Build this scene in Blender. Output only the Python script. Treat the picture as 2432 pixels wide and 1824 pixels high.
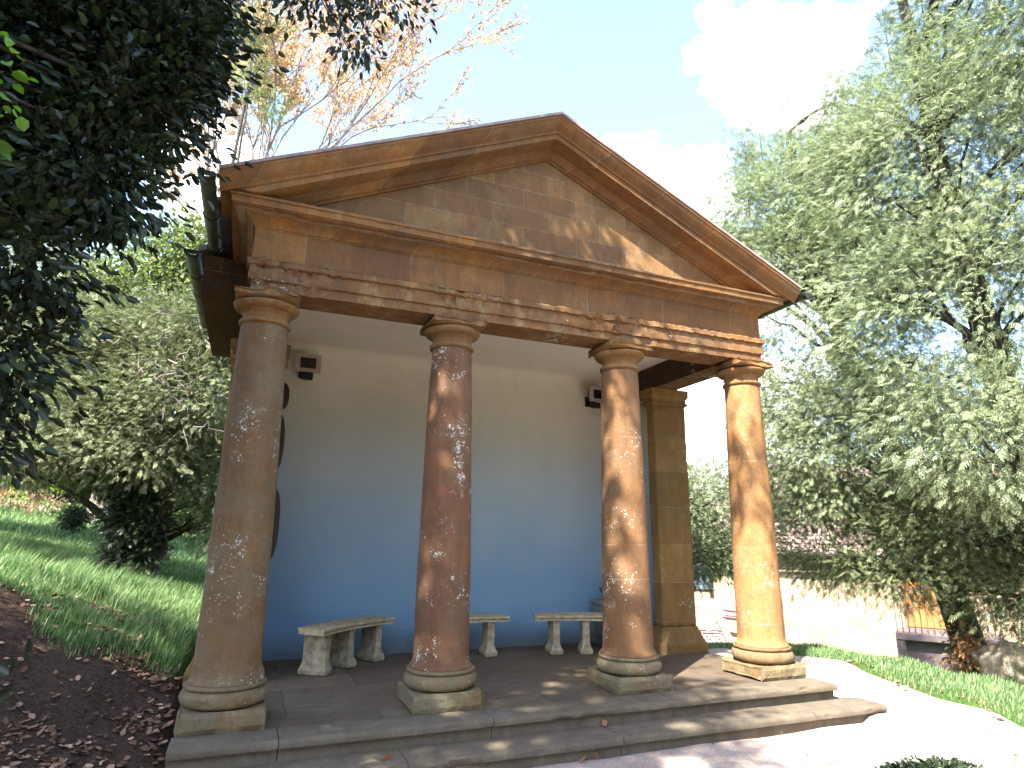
import bpy, math, random
import numpy as np
from mathutils import Vector, Matrix, noise
R = math.radians
scene = bpy.context.scene
col = scene.collection
for o in list(bpy.data.objects): bpy.data.objects.remove(o)

# ------------------------------------------------------------------ camera
FPX = 1492.86
cd = bpy.data.cameras.new('camera'); cam = bpy.data.objects.new('camera', cd); col.objects.link(cam)
cd.sensor_width = 36.0; cd.lens = 36.0*FPX/2432.0; cd.clip_start = .05; cd.clip_end = 2000
_a, _b, _r = R(22.18), R(13.777), R(0.655)
F = Vector((math.sin(_a)*math.cos(_b), math.cos(_a)*math.cos(_b), math.sin(_b)))
Rt = Vector((math.cos(_a), -math.sin(_a), 0)); Up = Rt.cross(F)
R2 = Rt*math.cos(_r)+Up*math.sin(_r); U2 = -Rt*math.sin(_r)+Up*math.cos(_r)
m = Matrix((R2, U2, -F)).transposed().to_4x4(); m.translation = Vector((0.032, -5.545, 1.35))
cam.matrix_world = m
scene.camera = cam
scene.render.resolution_x = 1024; scene.render.resolution_y = 768

# ------------------------------------------------------------------ light
SUN = Vector((-1.3, -1.0, 1.98)).normalized()          # towards the sun
elev = math.asin(SUN.z); azim = math.atan2(SUN.x, SUN.y)
sl = bpy.data.lights.new('sun', 'SUN'); sl.energy = 4.6; sl.angle = R(0.6); sl.color = (1, .95, .86)
so = bpy.data.objects.new('sun', sl); col.objects.link(so)
so.rotation_euler = SUN.to_track_quat('Z', 'Y').to_euler(); so.location = (-20, -15, 30)
w = bpy.data.worlds.new("World"); scene.world = w; w.use_nodes = True
nt = w.node_tree; nt.nodes.clear()
def N(nt, t, **k):
    n = nt.nodes.new(t)
    for a, v in k.items():
        if a in n.inputs: n.inputs[a].default_value = v
        else: setattr(n, a, v)
    return n
out = N(nt, 'ShaderNodeOutputWorld'); bg = N(nt, 'ShaderNodeBackground', Strength=.15)
sky = N(nt, 'ShaderNodeTexSky', sky_type='NISHITA', sun_disc=False, sun_elevation=elev, sun_rotation=azim, air_density=1.0, dust_density=1.2, ozone_density=1.0)
tc = N(nt, 'ShaderNodeTexCoord')
mp = N(nt, 'ShaderNodeMapping'); mp.inputs['Scale'].default_value = (1.5, 1.5, 2.3); mp.inputs['Location'].default_value = (3.32, .15, .35)
nz = N(nt, 'ShaderNodeTexNoise', Scale=3.4, Detail=7.0, Roughness=.52, Distortion=.15)
cr = N(nt, 'ShaderNodeValToRGB'); cr.color_ramp.elements[0].position = .66; cr.color_ramp.elements[1].position = .80; cr.color_ramp.elements[0].color = (.012, .012, .012, 1)
mx = N(nt, 'ShaderNodeMix', data_type='RGBA'); mx.inputs[7].default_value = (8.5, 8.6, 9.0, 1)
L = nt.links.new
L(tc.outputs['Generated'], mp.inputs[0]); L(mp.outputs[0], nz.inputs['Vector'])
# cumulus banks: where they stand in the sky (direction, cosine of half width), with ragged noise edges
prev = None
for dv, r0, r1 in (((.573, .525, .629), .9895, .9995), ((.520, .575, .632), .9945, .9998), ((.500, .700, .515), .9885, .9995), ((.565, .66, .50), .9945, .9998), ((.62, .76, .2), .955, .995), ((-.10, .87, .48), .9935, .9995)):
    dt_ = N(nt, 'ShaderNodeVectorMath', operation='DOT_PRODUCT'); dt_.inputs[1].default_value = Vector(dv).normalized(); L(tc.outputs['Generated'], dt_.inputs[0])
    mr_ = N(nt, 'ShaderNodeMapRange'); mr_.inputs[1].default_value = r0; mr_.inputs[2].default_value = r1; L(dt_.outputs['Value'], mr_.inputs[0])
    if prev is None: prev = mr_.outputs[0]
    else:
        mm_ = N(nt, 'ShaderNodeMath', operation='MAXIMUM'); L(prev, mm_.inputs[0]); L(mr_.outputs[0], mm_.inputs[1]); prev = mm_.outputs[0]
ad_ = N(nt, 'ShaderNodeMath', operation='MULTIPLY_ADD'); L(prev, ad_.inputs[0]); ad_.inputs[1].default_value = .34; L(nz.outputs['Fac'], ad_.inputs[2])
L(ad_.outputs[0], cr.inputs[0])
L(cr.outputs[0], mx.inputs[0]); L(sky.outputs[0], mx.inputs[6]); L(mx.outputs[2], bg.inputs[0]); L(bg.outputs[0], out.inputs[0])
scene.view_settings.view_transform = 'Standard'; scene.view_settings.look = 'None'
scene.view_settings.exposure = 2.38; scene.view_settings.gamma = 1
scene.render.engine = 'CYCLES'
scene.cycles.max_bounces = 8; scene.cycles.diffuse_bounces = 5; scene.cycles.transparent_max_bounces = 8

# ------------------------------------------------------------------ helpers
rng = np.random.default_rng(7)
def tag(o, label=None, cat=None, group=None, kind=None):
    if label: o['label'] = label
    if cat: o['category'] = cat
    if group: o['group'] = group
    if kind: o['kind'] = kind
    return o
def thing(name, loc, label, cat, group=None, rz=0):
    o = bpy.data.objects.new(name, None); col.objects.link(o); o.location = loc; o.rotation_euler = (0, 0, rz)
    o.empty_display_size = .2
    return tag(o, label, cat, group)
def mesh_obj(name, V, Fc, mat, parent=None, smooth=False, off=None, world=True):
    """V (n,3) array, Fc list of faces or (m,k) array."""
    V = np.asarray(V, dtype=np.float64).reshape(-1, 3)
    if parent is not None and world:
        p = parent
        T = Vector((0, 0, 0))
        while p is not None: T = T+p.location; p = p.parent
        V = V-np.array(T)
    me = bpy.data.meshes.new(name)
    if isinstance(Fc, np.ndarray):
        n, k = Fc.shape
        me.vertices.add(len(V)); me.vertices.foreach_set('co', V.ravel().astype(np.float32))
        me.loops.add(n*k); me.loops.foreach_set('vertex_index', Fc.ravel().astype(np.int32))
        me.polygons.add(n); me.polygons.foreach_set('loop_start', np.arange(0, n*k, k, dtype=np.int32))
        me.polygons.foreach_set('loop_total', np.full(n, k, dtype=np.int32))
        me.update(calc_edges=True)
    else:
        me.from_pydata([tuple(v) for v in V], [], Fc); me.update()
    if smooth: me.polygons.foreach_set('use_smooth', np.ones(len(me.polygons), dtype=bool))
    me.materials.append(mat)
    o = bpy.data.objects.new(name, me); col.objects.link(o)
    if parent is not None: o.parent = parent
    return o
class MB:
    def __init__(s): s.v = []; s.f = []
    def add(s, V, Fc):
        b = len(s.v); s.v += [tuple(map(float, v)) for v in V]; s.f += [tuple(int(i)+b for i in f) for f in Fc]; return s
    def box(s, x0, x1, y0, y1, z0, z1, c=.0):
        if c <= 0:
            V = [(x, y, z) for z in (z0, z1) for x, y in ((x0, y0), (x1, y0), (x1, y1), (x0, y1))]
            return s.add(V, [(3, 2, 1, 0), (4, 5, 6, 7), (0, 1, 5, 4), (1, 2, 6, 5), (2, 3, 7, 6), (3, 0, 4, 7)])
        # bevelled: rings
        rings = [(c, z0), (0, z0+c), (0, z1-c), (c, z1)]; V = []
        for i, z in rings:
            X0, X1, Y0, Y1 = x0+i, x1-i, y0+i, y1-i; d = c if i == 0 else 0
            d = c*.7
            V += [(X0+d, Y0, z), (X1-d, Y0, z), (X1, Y0+d, z), (X1, Y1-d, z), (X1-d, Y1, z), (X0+d, Y1, z), (X0, Y1-d, z), (X0, Y0+d, z)]
        Fc = [tuple(range(7, -1, -1)), tuple(range(24, 32))]
        for k in range(3):
            for j in range(8): a = k*8+j; b = k*8+(j+1) % 8; Fc.append((a, b, b+8, a+8))
        return s.add(V, Fc)
    def obox(s, c, ax, hx, hy, z0, z1, taper=1.0):
        ax = Vector((ax[0], ax[1], 0)).normalized(); ay = Vector((-ax.y, ax.x, 0)); c = Vector((c[0], c[1], 0)); V = []
        for z, t in ((z0, 1.0), (z1, taper)):
            for sx, sy in ((-1, -1), (1, -1), (1, 1), (-1, 1)):
                p = c+ax*hx*t*sx+ay*hy*t*sy; V.append((p.x, p.y, z))
        return s.add(V, [(3, 2, 1, 0), (4, 5, 6, 7), (0, 1, 5, 4), (1, 2, 6, 5), (2, 3, 7, 6), (3, 0, 4, 7)])
    def tube(s, pts, rad, n=8, cap=True):
        pts = [Vector(p) for p in pts]
        if not hasattr(rad, '__len__'): rad = [rad]*len(pts)
        ref = Vector((.3, .2, 1)).normalized(); V = []
        for i, p in enumerate(pts):
            d = (pts[min(i+1, len(pts)-1)]-pts[max(i-1, 0)]).normalized()
            a = d.cross(ref)
            if a.length < .1: a = d.cross(Vector((1, 0, 0)))
            a.normalize(); b = d.cross(a)
            for k in range(n):
                t = 2*math.pi*k/n; V.append(p+(a*math.cos(t)+b*math.sin(t))*rad[i])
        Fc = []
        for i in range(len(pts)-1):
            for k in range(n): q = i*n+k; r = i*n+(k+1) % n; Fc.append((q, r, r+n, q+n))
        if cap: Fc += [tuple(range(n-1, -1, -1)), tuple(range((len(pts)-1)*n, len(pts)*n))]
        return s.add(V, Fc)
    def lathe(s, c, prof, n=48, wob=None):
        V = []; 
        for r, z in prof:
            for k in range(n):
                t = 2*math.pi*k/n; rr = r+(wob(t, z) if wob else 0); V.append((c[0]+rr*math.cos(t), c[1]+rr*math.sin(t), c[2]+z))
        Fc = []
        for i in range(len(prof)-1):
            for k in range(n): q = i*n+k; r_ = i*n+(k+1) % n; Fc.append((q, r_, r_+n, q+n))
        Fc += [tuple(range(n-1, -1, -1)), tuple(range((len(prof)-1)*n, len(prof)*n))]
        return s.add(V, Fc)
    def build(s, name, mat, parent=None, smooth=False, world=True):
        return mesh_obj(name, np.array(s.v), s.f, mat, parent, smooth, world=world)
def autosmooth(o, deg=35):
    me = o.data
    me.polygons.foreach_set('use_smooth', np.ones(len(me.polygons), dtype=bool))
    me.set_sharp_from_angle(angle=R(deg)) if hasattr(me, 'set_sharp_from_angle') else None
def bevel(o, wd=.01, seg=2):
    b = o.modifiers.new('bevel', 'BEVEL'); b.width = wd; b.segments = seg; b.limit_method = 'ANGLE'; b.angle_limit = R(40); return o
def fbm(p, sc=1., oct=4):
    return noise.fractal(Vector(p)*sc, 1.0, 2.0, oct)

# ------------------------------------------------------------------ materials
def newmat(name):
    M = bpy.data.materials.new(name); M.use_nodes = True; nt = M.node_tree; nt.nodes.clear()
    o = N(nt, 'ShaderNodeOutputMaterial'); p = N(nt, 'ShaderNodeBsdfPrincipled'); nt.links.new(p.outputs[0], o.inputs[0])
    return M, nt, p
def mixc(nt, fac, a, b, blend='MIX'):
    n = N(nt, 'ShaderNodeMix', data_type='RGBA', blend_type=blend)
    for s, v in ((0, fac), (6, a), (7, b)):
        if hasattr(v, 'is_linked') or hasattr(v, 'links'): nt.links.new(v, n.inputs[s])
        elif isinstance(v, (tuple, list)): n.inputs[s].default_value = (*v, 1) if len(v) == 3 else v
        else: n.inputs[s].default_value = v
    return n.outputs[2]
def ramp(nt, src, p0, p1, v0=0., v1=1.):
    n = N(nt, 'ShaderNodeMapRange'); n.inputs[1].default_value = p0; n.inputs[2].default_value = p1; n.inputs[3].default_value = v0; n.inputs[4].default_value = v1
    n.clamp = True; nt.links.new(src, n.inputs[0]); return n.outputs[0]
def mth(nt, op, a, b=None):
    n = N(nt, 'ShaderNodeMath', operation=op)
    for i, v in enumerate((a, b)):
        if v is None: continue
        if hasattr(v, 'links'): nt.links.new(v, n.inputs[i])
        else: n.inputs[i].default_value = v
    return n.outputs[0]
def noi(nt, vec, sc, det=5, rough=.55, dist=0., w=None):
    n = N(nt, 'ShaderNodeTexNoise', Scale=sc, Detail=det, Roughness=rough, Distortion=dist); nt.links.new(vec, n.inputs['Vector']); return n
def coords(nt, scale=None, loc=None):
    t = N(nt, 'ShaderNodeTexCoord').outputs['Object']
    if scale or loc:
        mp = N(nt, 'ShaderNodeMapping'); nt.links.new(t, mp.inputs[0])
        if scale: mp.inputs['Scale'].default_value = scale
        if loc: mp.inputs['Location'].default_value = loc
        return mp.outputs[0]
    return t
def bumpn(nt, p, hs, dist=.01, st=.6):
    b = N(nt, 'ShaderNodeBump'); b.inputs['Strength'].default_value = st; b.inputs['Distance'].default_value = dist
    nt.links.new(hs, b.inputs['Height']); nt.links.new(b.outputs[0], p.inputs['Normal'])
def stone(name, A=(.33, .185, .085), B=(.235, .14, .085), C=(.27, .205, .14), brick=None, joint=(.37, .29, .20), lichen=.0, lpatch=.5, algae=0., rough_=.9, bumps=.012, drums=None, seedoff=(0, 0, 0), dark=.0, painted_shade=False, gain=(.92, .80, .58)):
    M, nt, p = newmat(name); co = coords(nt, loc=seedoff)
    A, B, C = [tuple(v*k_ for v, k_ in zip(q_, gain)) for q_ in (A, B, C)]
    n1 = noi(nt, co, 1.3, 6, .6, .4); n2 = noi(nt, co, 5.0, 6, .6, .3); n3 = noi(nt, co, 38., 4, .65)
    c = mixc(nt, ramp(nt, n1.outputs[0], .42, .58), A, B)
    c = mixc(nt, ramp(nt, n2.outputs[0], .48, .66, 0, .8), c, C)
    nv = noi(nt, coords(nt, scale=(1, 1, .35), loc=seedoff), 9., 6, .7, .6)
    c = mixc(nt, ramp(nt, nv.outputs[0], .35, .66, .0, .55), c, tuple(x*.45 for x in B))
    hts = mth(nt, 'ADD', mth(nt, 'MULTIPLY', n3.outputs[0], .35), mth(nt, 'MULTIPLY', n2.outputs[0], .8))
    if brick:
        bw, rh, ox, oz = brick
        sx = N(nt, 'ShaderNodeSeparateXYZ'); nt.links.new(coords(nt), sx.inputs[0])
        cx = N(nt, 'ShaderNodeCombineXYZ'); 
        nt.links.new(mth(nt, 'ADD', mth(nt, 'ADD', sx.outputs[0], sx.outputs[1]), ox), cx.inputs[0])
        nt.links.new(mth(nt, 'ADD', sx.outputs[2], oz), cx.inputs[1])
        wn = noi(nt, co, 3., 2)
        va = N(nt, 'ShaderNodeVectorMath', operation='MULTIPLY_ADD'); nt.links.new(wn.outputs['Color'], va.inputs[0]); va.inputs[1].default_value = (.012, .012, 0); nt.links.new(cx.outputs[0], va.inputs[2])
        bt = N(nt, 'ShaderNodeTexBrick', Scale=1.0); bt.offset = .47; bt.squash = 1.0
        bt.inputs['Mortar Size'].default_value = .0035; bt.inputs['Mortar Smooth'].default_value = .4; bt.inputs['Brick Width'].default_value = bw; bt.inputs['Row Height'].default_value = rh
        bt.inputs['Color1'].default_value = (.74, .67, .61, 1); bt.inputs['Color2'].default_value = (1.2, 1.16, 1.0, 1); bt.inputs['Mortar'].default_value = (1, 1, 1, 1); bt.inputs['Bias'].default_value = 0
        nt.links.new(va.outputs[0], bt.inputs['Vector'])
        c = mixc(nt, .9, c, bt.outputs['Color'], 'MULTIPLY')
        jm = mth(nt, 'MULTIPLY', bt.outputs['Fac'], ramp(nt, n2.outputs[0], .35, .6, .25, .85))
        c = mixc(nt, jm, c, joint)
        hts = mth(nt, 'SUBTRACT', hts, mth(nt, 'MULTIPLY', bt.outputs['Fac'], 1.3))
    if drums:
        sx = N(nt, 'ShaderNodeSeparateXYZ'); nt.links.new(coords(nt), sx.inputs[0])
        for z in drums:
            d = mth(nt, 'ABSOLUTE', mth(nt, 'SUBTRACT', mth(nt, 'ADD', sx.outputs[2], mth(nt, 'MULTIPLY', n2.outputs[0], .012)), z+.006))
            f = ramp(nt, d, .002, .007, .75, 0.)
            f = mth(nt, 'MULTIPLY', f, ramp(nt, n2.outputs[0], .42, .56, .1, 1.))
            c = mixc(nt, f, c, joint)
        # every drum a slightly different bed of stone
    if algae > 0:
        na = noi(nt, co, 2.2, 5, .6, .5)
        c = mixc(nt, mth(nt, 'MULTIPLY', ramp(nt, na.outputs[0], .42, .62), algae), c, (.17, .16, .10))
    c = mixc(nt, ramp(nt, n3.outputs[0], .4, .66, .0, .5), c, (.13, .08, .05))
    if dark > 0:
        nd = noi(nt, coords(nt, scale=(1.2, 1.2, 5.), loc=seedoff), 1.4, 6, .65, .8)
        c = mixc(nt, mth(nt, 'MULTIPLY', ramp(nt, nd.outputs[0], .5, .68), dark), c, (.085, .06, .045))
    if painted_shade:  # shade on left-facing faces, painted into the stone colour
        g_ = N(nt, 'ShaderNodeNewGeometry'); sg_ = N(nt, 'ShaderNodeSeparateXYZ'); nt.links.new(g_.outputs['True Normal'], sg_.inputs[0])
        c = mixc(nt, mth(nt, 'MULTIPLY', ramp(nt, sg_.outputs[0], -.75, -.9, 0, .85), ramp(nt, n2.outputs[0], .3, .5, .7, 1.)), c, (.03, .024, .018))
    if lichen > 0:
        v = N(nt, 'ShaderNodeTexVoronoi', Scale=46.); v.inputs['Randomness'].default_value = 1.; nt.links.new(co, v.inputs['Vector'])
        nl = noi(nt, co, 2.6, 3, .6, .2); sz = noi(nt, co, 17., 2)
        nk = noi(nt, coords(nt, scale=(1.6, 1.6, .5), loc=tuple(q+4.3 for q in seedoff)), 1.3, 3, .5)
        th = mth(nt, 'MULTIPLY', mth(nt, 'MULTIPLY', ramp(nt, nk.outputs[0], .36, .6, .25, 1.25), ramp(nt, nl.outputs[0], lpatch-.03, lpatch+.14, 0., .5)), ramp(nt, sz.outputs[0], .38, .66))
        f = mth(nt, 'LESS_THAN', v.outputs['Distance'], th)
        v2 = N(nt, 'ShaderNodeTexVoronoi', Scale=105.); nt.links.new(co, v2.inputs['Vector'])
        f2 = mth(nt, 'LESS_THAN', v2.outputs['Distance'], mth(nt, 'MULTIPLY', th, .8))
        ff = mth(nt, 'MULTIPLY', mth(nt, 'MAXIMUM', f, f2), lichen)
        c = mixc(nt, ff, c, (.52, .50, .43))
    nt.links.new(c, p.inputs['Base Color']); p.inputs['Roughness'].default_value = rough_; p.inputs['Specular IOR Level'].default_value = .25
    bumpn(nt, p, hts, bumps, .7)
    return M
def simple(name, c, rough=.6, metal=0, noise_=.15, sc=8., bump=0., spec=.5):
    M, nt, p = newmat(name); co = coords(nt); n = noi(nt, co, sc, 5, .6)
    d = tuple(x*(1-noise_*2) for x in c); e = tuple(min(1, x*(1+noise_*1.3)) for x in c)
    nt.links.new(mixc(nt, ramp(nt, n.outputs[0], .3, .7), d, e), p.inputs['Base Color'])
    p.inputs['Roughness'].default_value = rough; p.inputs['Metallic'].default_value = metal; p.inputs['Specular IOR Level'].default_value = spec
    if bump: bumpn(nt, p, n.outputs[0], bump, .7)
    return M
def leafmat(name, a, b, c2=None, rough=.5, spec=.35, trans=.25, sc=.9):
    M, nt, p = newmat(name); co = coords(nt); g = N(nt, 'ShaderNodeNewGeometry')
    n = noi(nt, co, sc, 3, .6)
    col_ = mixc(nt, ramp(nt, n.outputs[0], .35, .65), a, b)
    if c2: col_ = mixc(nt, ramp(nt, g.outputs['Random Per Island'], .55, 1., 0, .8), col_, c2)
    hv = N(nt, 'ShaderNodeHueSaturation'); nt.links.new(col_, hv.inputs['Color']); nt.links.new(ramp(nt, g.outputs['Random Per Island'], 0, 1, .55, 1.5), hv.inputs['Value'])
    nt.links.new(hv.outputs[0], p.inputs['Base Color']); p.inputs['Roughness'].default_value = rough; p.inputs['Specular IOR Level'].default_value = spec
    if trans > 0:
        tr = N(nt, 'ShaderNodeBsdfTranslucent'); ms = N(nt, 'ShaderNodeMixShader'); ms.inputs[0].default_value = trans
        h2 = N(nt, 'ShaderNodeHueSaturation'); nt.links.new(hv.outputs[0], h2.inputs['Color']); h2.inputs['Value'].default_value = 1.6; h2.inputs['Saturation'].default_value = 1.15
        nt.links.new(h2.outputs[0], tr.inputs[0])
        o = [x for x in nt.nodes if x.type == 'OUTPUT_MATERIAL'][0]
        nt.links.new(p.outputs[0], ms.inputs[1]); nt.links.new(tr.outputs[0], ms.inputs[2]); nt.links.new(ms.outputs[0], o.inputs[0])
    return M
M_entab = stone('ironstone_frieze', painted_shade=True, brick=(.93, 5.0, .21, 1.0), lichen=.0, dark=.35)
M_arch = stone('ironstone_architrave', painted_shade=True, brick=(1.31, 5.0, .1, 1.0), lichen=.9, lpatch=.52, dark=.45, C=(.42, .36, .26), bumps=.03)
M_corn = stone('ironstone_cornice', painted_shade=True, brick=(.74, 5.0, .5, 1.0), A=(.36, .19, .075), dark=.4)
M_rake = stone('ironstone_raking_cornice', painted_shade=True, brick=(.66, 50.0, .3, 10.0), A=(.34, .18, .078), dark=.3)
M_tymp = stone('ironstone_tympanum', A=(.31, .19, .11), B=(.235, .155, .1), C=(.3, .24, .17), brick=(.61, .213, .12, .03), dark=.2)
M_pil = stone('ironstone_pilaster', A=(.36, .255, .12), B=(.30, .21, .10), C=(.33, .27, .17), brick=(3.0, .47, .3, .11), lichen=.55, lpatch=.55)
M_side = stone('shade_darkened_side_wall', A=(.13, .085, .05), B=(.10, .07, .045), C=(.13, .11, .08), brick=(.7, .3, 0, 0), dark=.6)  # base colour darkened to stand for the shade of the nearby tree
M_plinth = stone('mossy_plinth_stone', A=(.24, .2, .125), B=(.215, .16, .1), C=(.3, .275, .2), algae=.85, lichen=.45, lpatch=.5, bumps=.03, dark=.3)
M_torus = stone('mossy_base_stone', A=(.27, .19, .115), B=(.22, .155, .1), C=(.30, .27, .2), algae=.7, lichen=.45, lpatch=.52, bumps=.02, dark=.3)
M_cap = stone('capital_stone', A=(.34, .19, .08), B=(.26, .155, .08), C=(.31, .24, .15), dark=.4, lichen=.6, lpatch=.56)
M_cols = [stone('column_stone_%s' % w_, A=A_, B=B_, C=C_, algae=al, lichen=.9, lpatch=lp-.03, drums=dr, seedoff=so_, bumps=.012, dark=dk)
          for w_, A_, B_, C_, al, lp, dr, so_, dk in (
    ('weathered', (.25, .15, .08), (.205, .125, .075), (.23, .19, .125), .5, .47, (), (3, 0, 0), .2),
    ('reddish', (.235, .118, .075), (.18, .09, .062), (.22, .15, .11), .15, .49, (), (0, 5, 0), .35),
    ('brown', (.28, .155, .08), (.22, .12, .07), (.25, .175, .115), .1, .49, (.98, 1.30, 2.35), (9, 0, 2), .3),
    ('golden', (.42, .245, .12), (.36, .205, .105), (.40, .28, .17), .0, .55, (.52, 1.28, 2.2), (2, 7, 1), .1))]
M_step = stone('paving_stone', gain=(.72, .7, .66), A=(.20, .175, .14), B=(.165, .142, .112), C=(.24, .215, .17), algae=.2, lichen=.25, lpatch=.62, bumps=.012)
M_floor = stone('floor_slab_stone', gain=(.84, .79, .72), dark=.35, A=(.185, .165, .135), B=(.155, .138, .113), C=(.215, .19, .155), brick=(1.45, .92, .6, .32), joint=(.05, .042, .032), lichen=.15, lpatch=.6, bumps=.008)
# the floor lies flat: its joints follow x and y, so swap the brick coordinate
def floor_fix(M):
    nt = M.node_tree
    bt = [n for n in nt.nodes if n.type == 'TEX_BRICK'][0]; co = coords(nt)
    nt.links.new(co, bt.inputs['Vector']); bt.inputs['Mortar Size'].default_value = .008
floor_fix(M_floor)
def wallmat():
    M, nt, p = newmat('painted_plaster'); co = coords(nt)
    sx = N(nt, 'ShaderNodeSeparateXYZ'); nt.links.new(co, sx.inputs[0]); n = noi(nt, co, 1.1, 4, .5, .3)
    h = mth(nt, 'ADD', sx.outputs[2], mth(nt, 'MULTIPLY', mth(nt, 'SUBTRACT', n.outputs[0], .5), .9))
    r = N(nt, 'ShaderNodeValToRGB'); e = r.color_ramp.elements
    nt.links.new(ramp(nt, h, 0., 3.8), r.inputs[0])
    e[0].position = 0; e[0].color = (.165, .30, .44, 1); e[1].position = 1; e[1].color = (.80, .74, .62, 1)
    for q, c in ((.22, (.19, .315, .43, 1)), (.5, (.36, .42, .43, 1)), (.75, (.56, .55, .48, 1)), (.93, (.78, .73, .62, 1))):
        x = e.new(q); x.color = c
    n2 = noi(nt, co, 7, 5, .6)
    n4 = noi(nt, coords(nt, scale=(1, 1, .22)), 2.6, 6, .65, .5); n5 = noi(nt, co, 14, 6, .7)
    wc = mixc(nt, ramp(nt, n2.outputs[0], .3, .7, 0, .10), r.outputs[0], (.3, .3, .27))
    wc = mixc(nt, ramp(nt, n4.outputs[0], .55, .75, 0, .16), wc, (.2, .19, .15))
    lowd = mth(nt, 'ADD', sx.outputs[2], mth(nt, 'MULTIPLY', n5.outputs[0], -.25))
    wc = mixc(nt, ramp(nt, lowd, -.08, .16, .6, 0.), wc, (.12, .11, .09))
    nt.links.new(wc, p.inputs['Base Color']); p.inputs['Roughness'].default_value = .75
    p.inputs['Specular IOR Level'].default_value = .3
    bumpn(nt, p, noi(nt, co, 30, 4).outputs[0], .002, .4)
    return M
M_wall = wallmat()
M_lead = simple('lead_roof_edge', (.30, .21, .19), .6, 0, .2)
M_roof = simple('slate_roof', (.16, .14, .13), .7)
M_black = simple('black_cast_iron', (.022, .024, .02), .4, 0, .3, 20)
M_gut = simple('mossy_black_gutter', (.06, .075, .05), .45, 0, .4, 9)
M_bench = simple('cream_cast_stone', (.44, .36, .22), .85, 0, .22, 14, .01)
M_bleg = simple('cream_bench_leg', (.38, .31, .20), .85, 0, .28, 14, .01)
M_lampw = simple('aged_white_metal', (.42, .36, .29), .45, 0, .1)
M_lampg = simple('dark_lamp_glass', (.02, .012, .012), .15)
M_plaq = simple('varnished_dark_wood', (.05, .022, .02), .35, 0, .2, 6)
M_grey = simple('grey_pedestal_stone', (.19, .2, .185), .8, 0, .25, 7)
M_bark = simple('dark_bark', (.05, .038, .028), .95, 0, .3, 14, .03)
M_twig = simple('pale_twig', (.22, .175, .15), .9, 0, .2, 14)
M_paleb = simple('pale_beech_bark', (.34, .29, .24), .9, 0, .25, 5, .02)

# ------------------------------------------------------------------ terrain
CP = np.array([(-.6, -5.5, -.27), (2, -5.5, -.27), (6, -5, -.27), (2, -1, -.27), (5.5, -1.2, -.27), (0, -1.4, -.27), (3.5, -3, -.27), (1, -3, -.27), (-.6, -3, -.25),
 (-1.0, -1.5, -.17), (-1.35, 0, -.06), (-2.2, -1, .22), (-3, -3, .35), (-5, -5, .6), (-.7, 0, -.2), (-.6, 2, .08), (-.6, 3.4, .2), (-1.5, 1.6, .42), (-2.2, 2.4, .78),
 (-3, 5.5, .9), (-4.4, 9.8, 1.25), (-.8, 8.4, .5), (-.7, 5, .33), (1, 5, .2), (3, 4, 0), (-8, 6, 1.9), (-8, 0, 1.4), (-10, 15, 2.2), (0, 15, .9), (-2, 14, 1.1),
 (-6, 30, 2.5), (2, 30, 2.2), (-20, 20, 4), (-20, 0, 3), (-30, 60, 6), (5, 60, 4),
 (8.3, -.5, -.30), (8.0, 2.2, -.32), (6, 1.5, -.06), (5.9, 3.2, -.2), (6.4, 0, -.06), (7, -2, -.2), (8.5, -4, -.25), (6.2, -1.5, -.2), (5.8, .1, -.06),
 (10.8, 1, -1.5), (10., 4, -1.6), (12, -2, -2.1), (14, 0, -2.7), (13, 5, -2.9), (8.4, 6.4, -1.6), (20, 10, -3.6), (20, -8, -3.4), (13, 13, -3.2), (40, 20, -4), (40, -20, -4), (5, 8, 0.), (20, 40, -1.), (10, -12, -.4), (0, -12, -.2), (-12, -12, 1.)])
def _phi(r): return np.where(r > 1e-9, r*r*np.log(np.maximum(r, 1e-9)), 0)
_n = len(CP); _K = _phi(np.hypot(CP[:, None, 0]-CP[None, :, 0], CP[:, None, 1]-CP[None, :, 1]))+np.eye(_n)*.02
_P = np.c_[np.ones(_n), CP[:, :2]]
_S = np.linalg.solve(np.block([[_K, _P], [_P.T, np.zeros((3, 3))]]), np.r_[CP[:, 2], 0, 0, 0])
def ground_z(x, y):
    x = np.asarray(x, float); y = np.asarray(y, float); sh = x.shape; xf = x.ravel(); yf = y.ravel()
    xc = np.clip(xf, -28, 38); yc = np.clip(yf, -18, 60)
    r = np.hypot(xc[:, None]-CP[None, :, 0], yc[:, None]-CP[None, :, 1])
    z = _phi(r)@_S[:_n]+_S[_n]+_S[_n+1]*xc+_S[_n+2]*yc
    z = np.clip(z, -4.2, 7)
    inside = (xf > -.33) & (xf < 5.55) & (yf > -.85) & (yf < 3.0)
    z = np.where(inside, np.minimum(z, -.3), z)
    fr = (yf < -.9) & (xf > -.7) & (xf < 6.) & (yf > -8)      # trodden level path in front of the steps
    z = np.where(fr, z*.25+-.27*.75, z)
    return z.reshape(sh)
def gz(x, y): return float(ground_z(np.array([x]), np.array([y]))[0])
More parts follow.
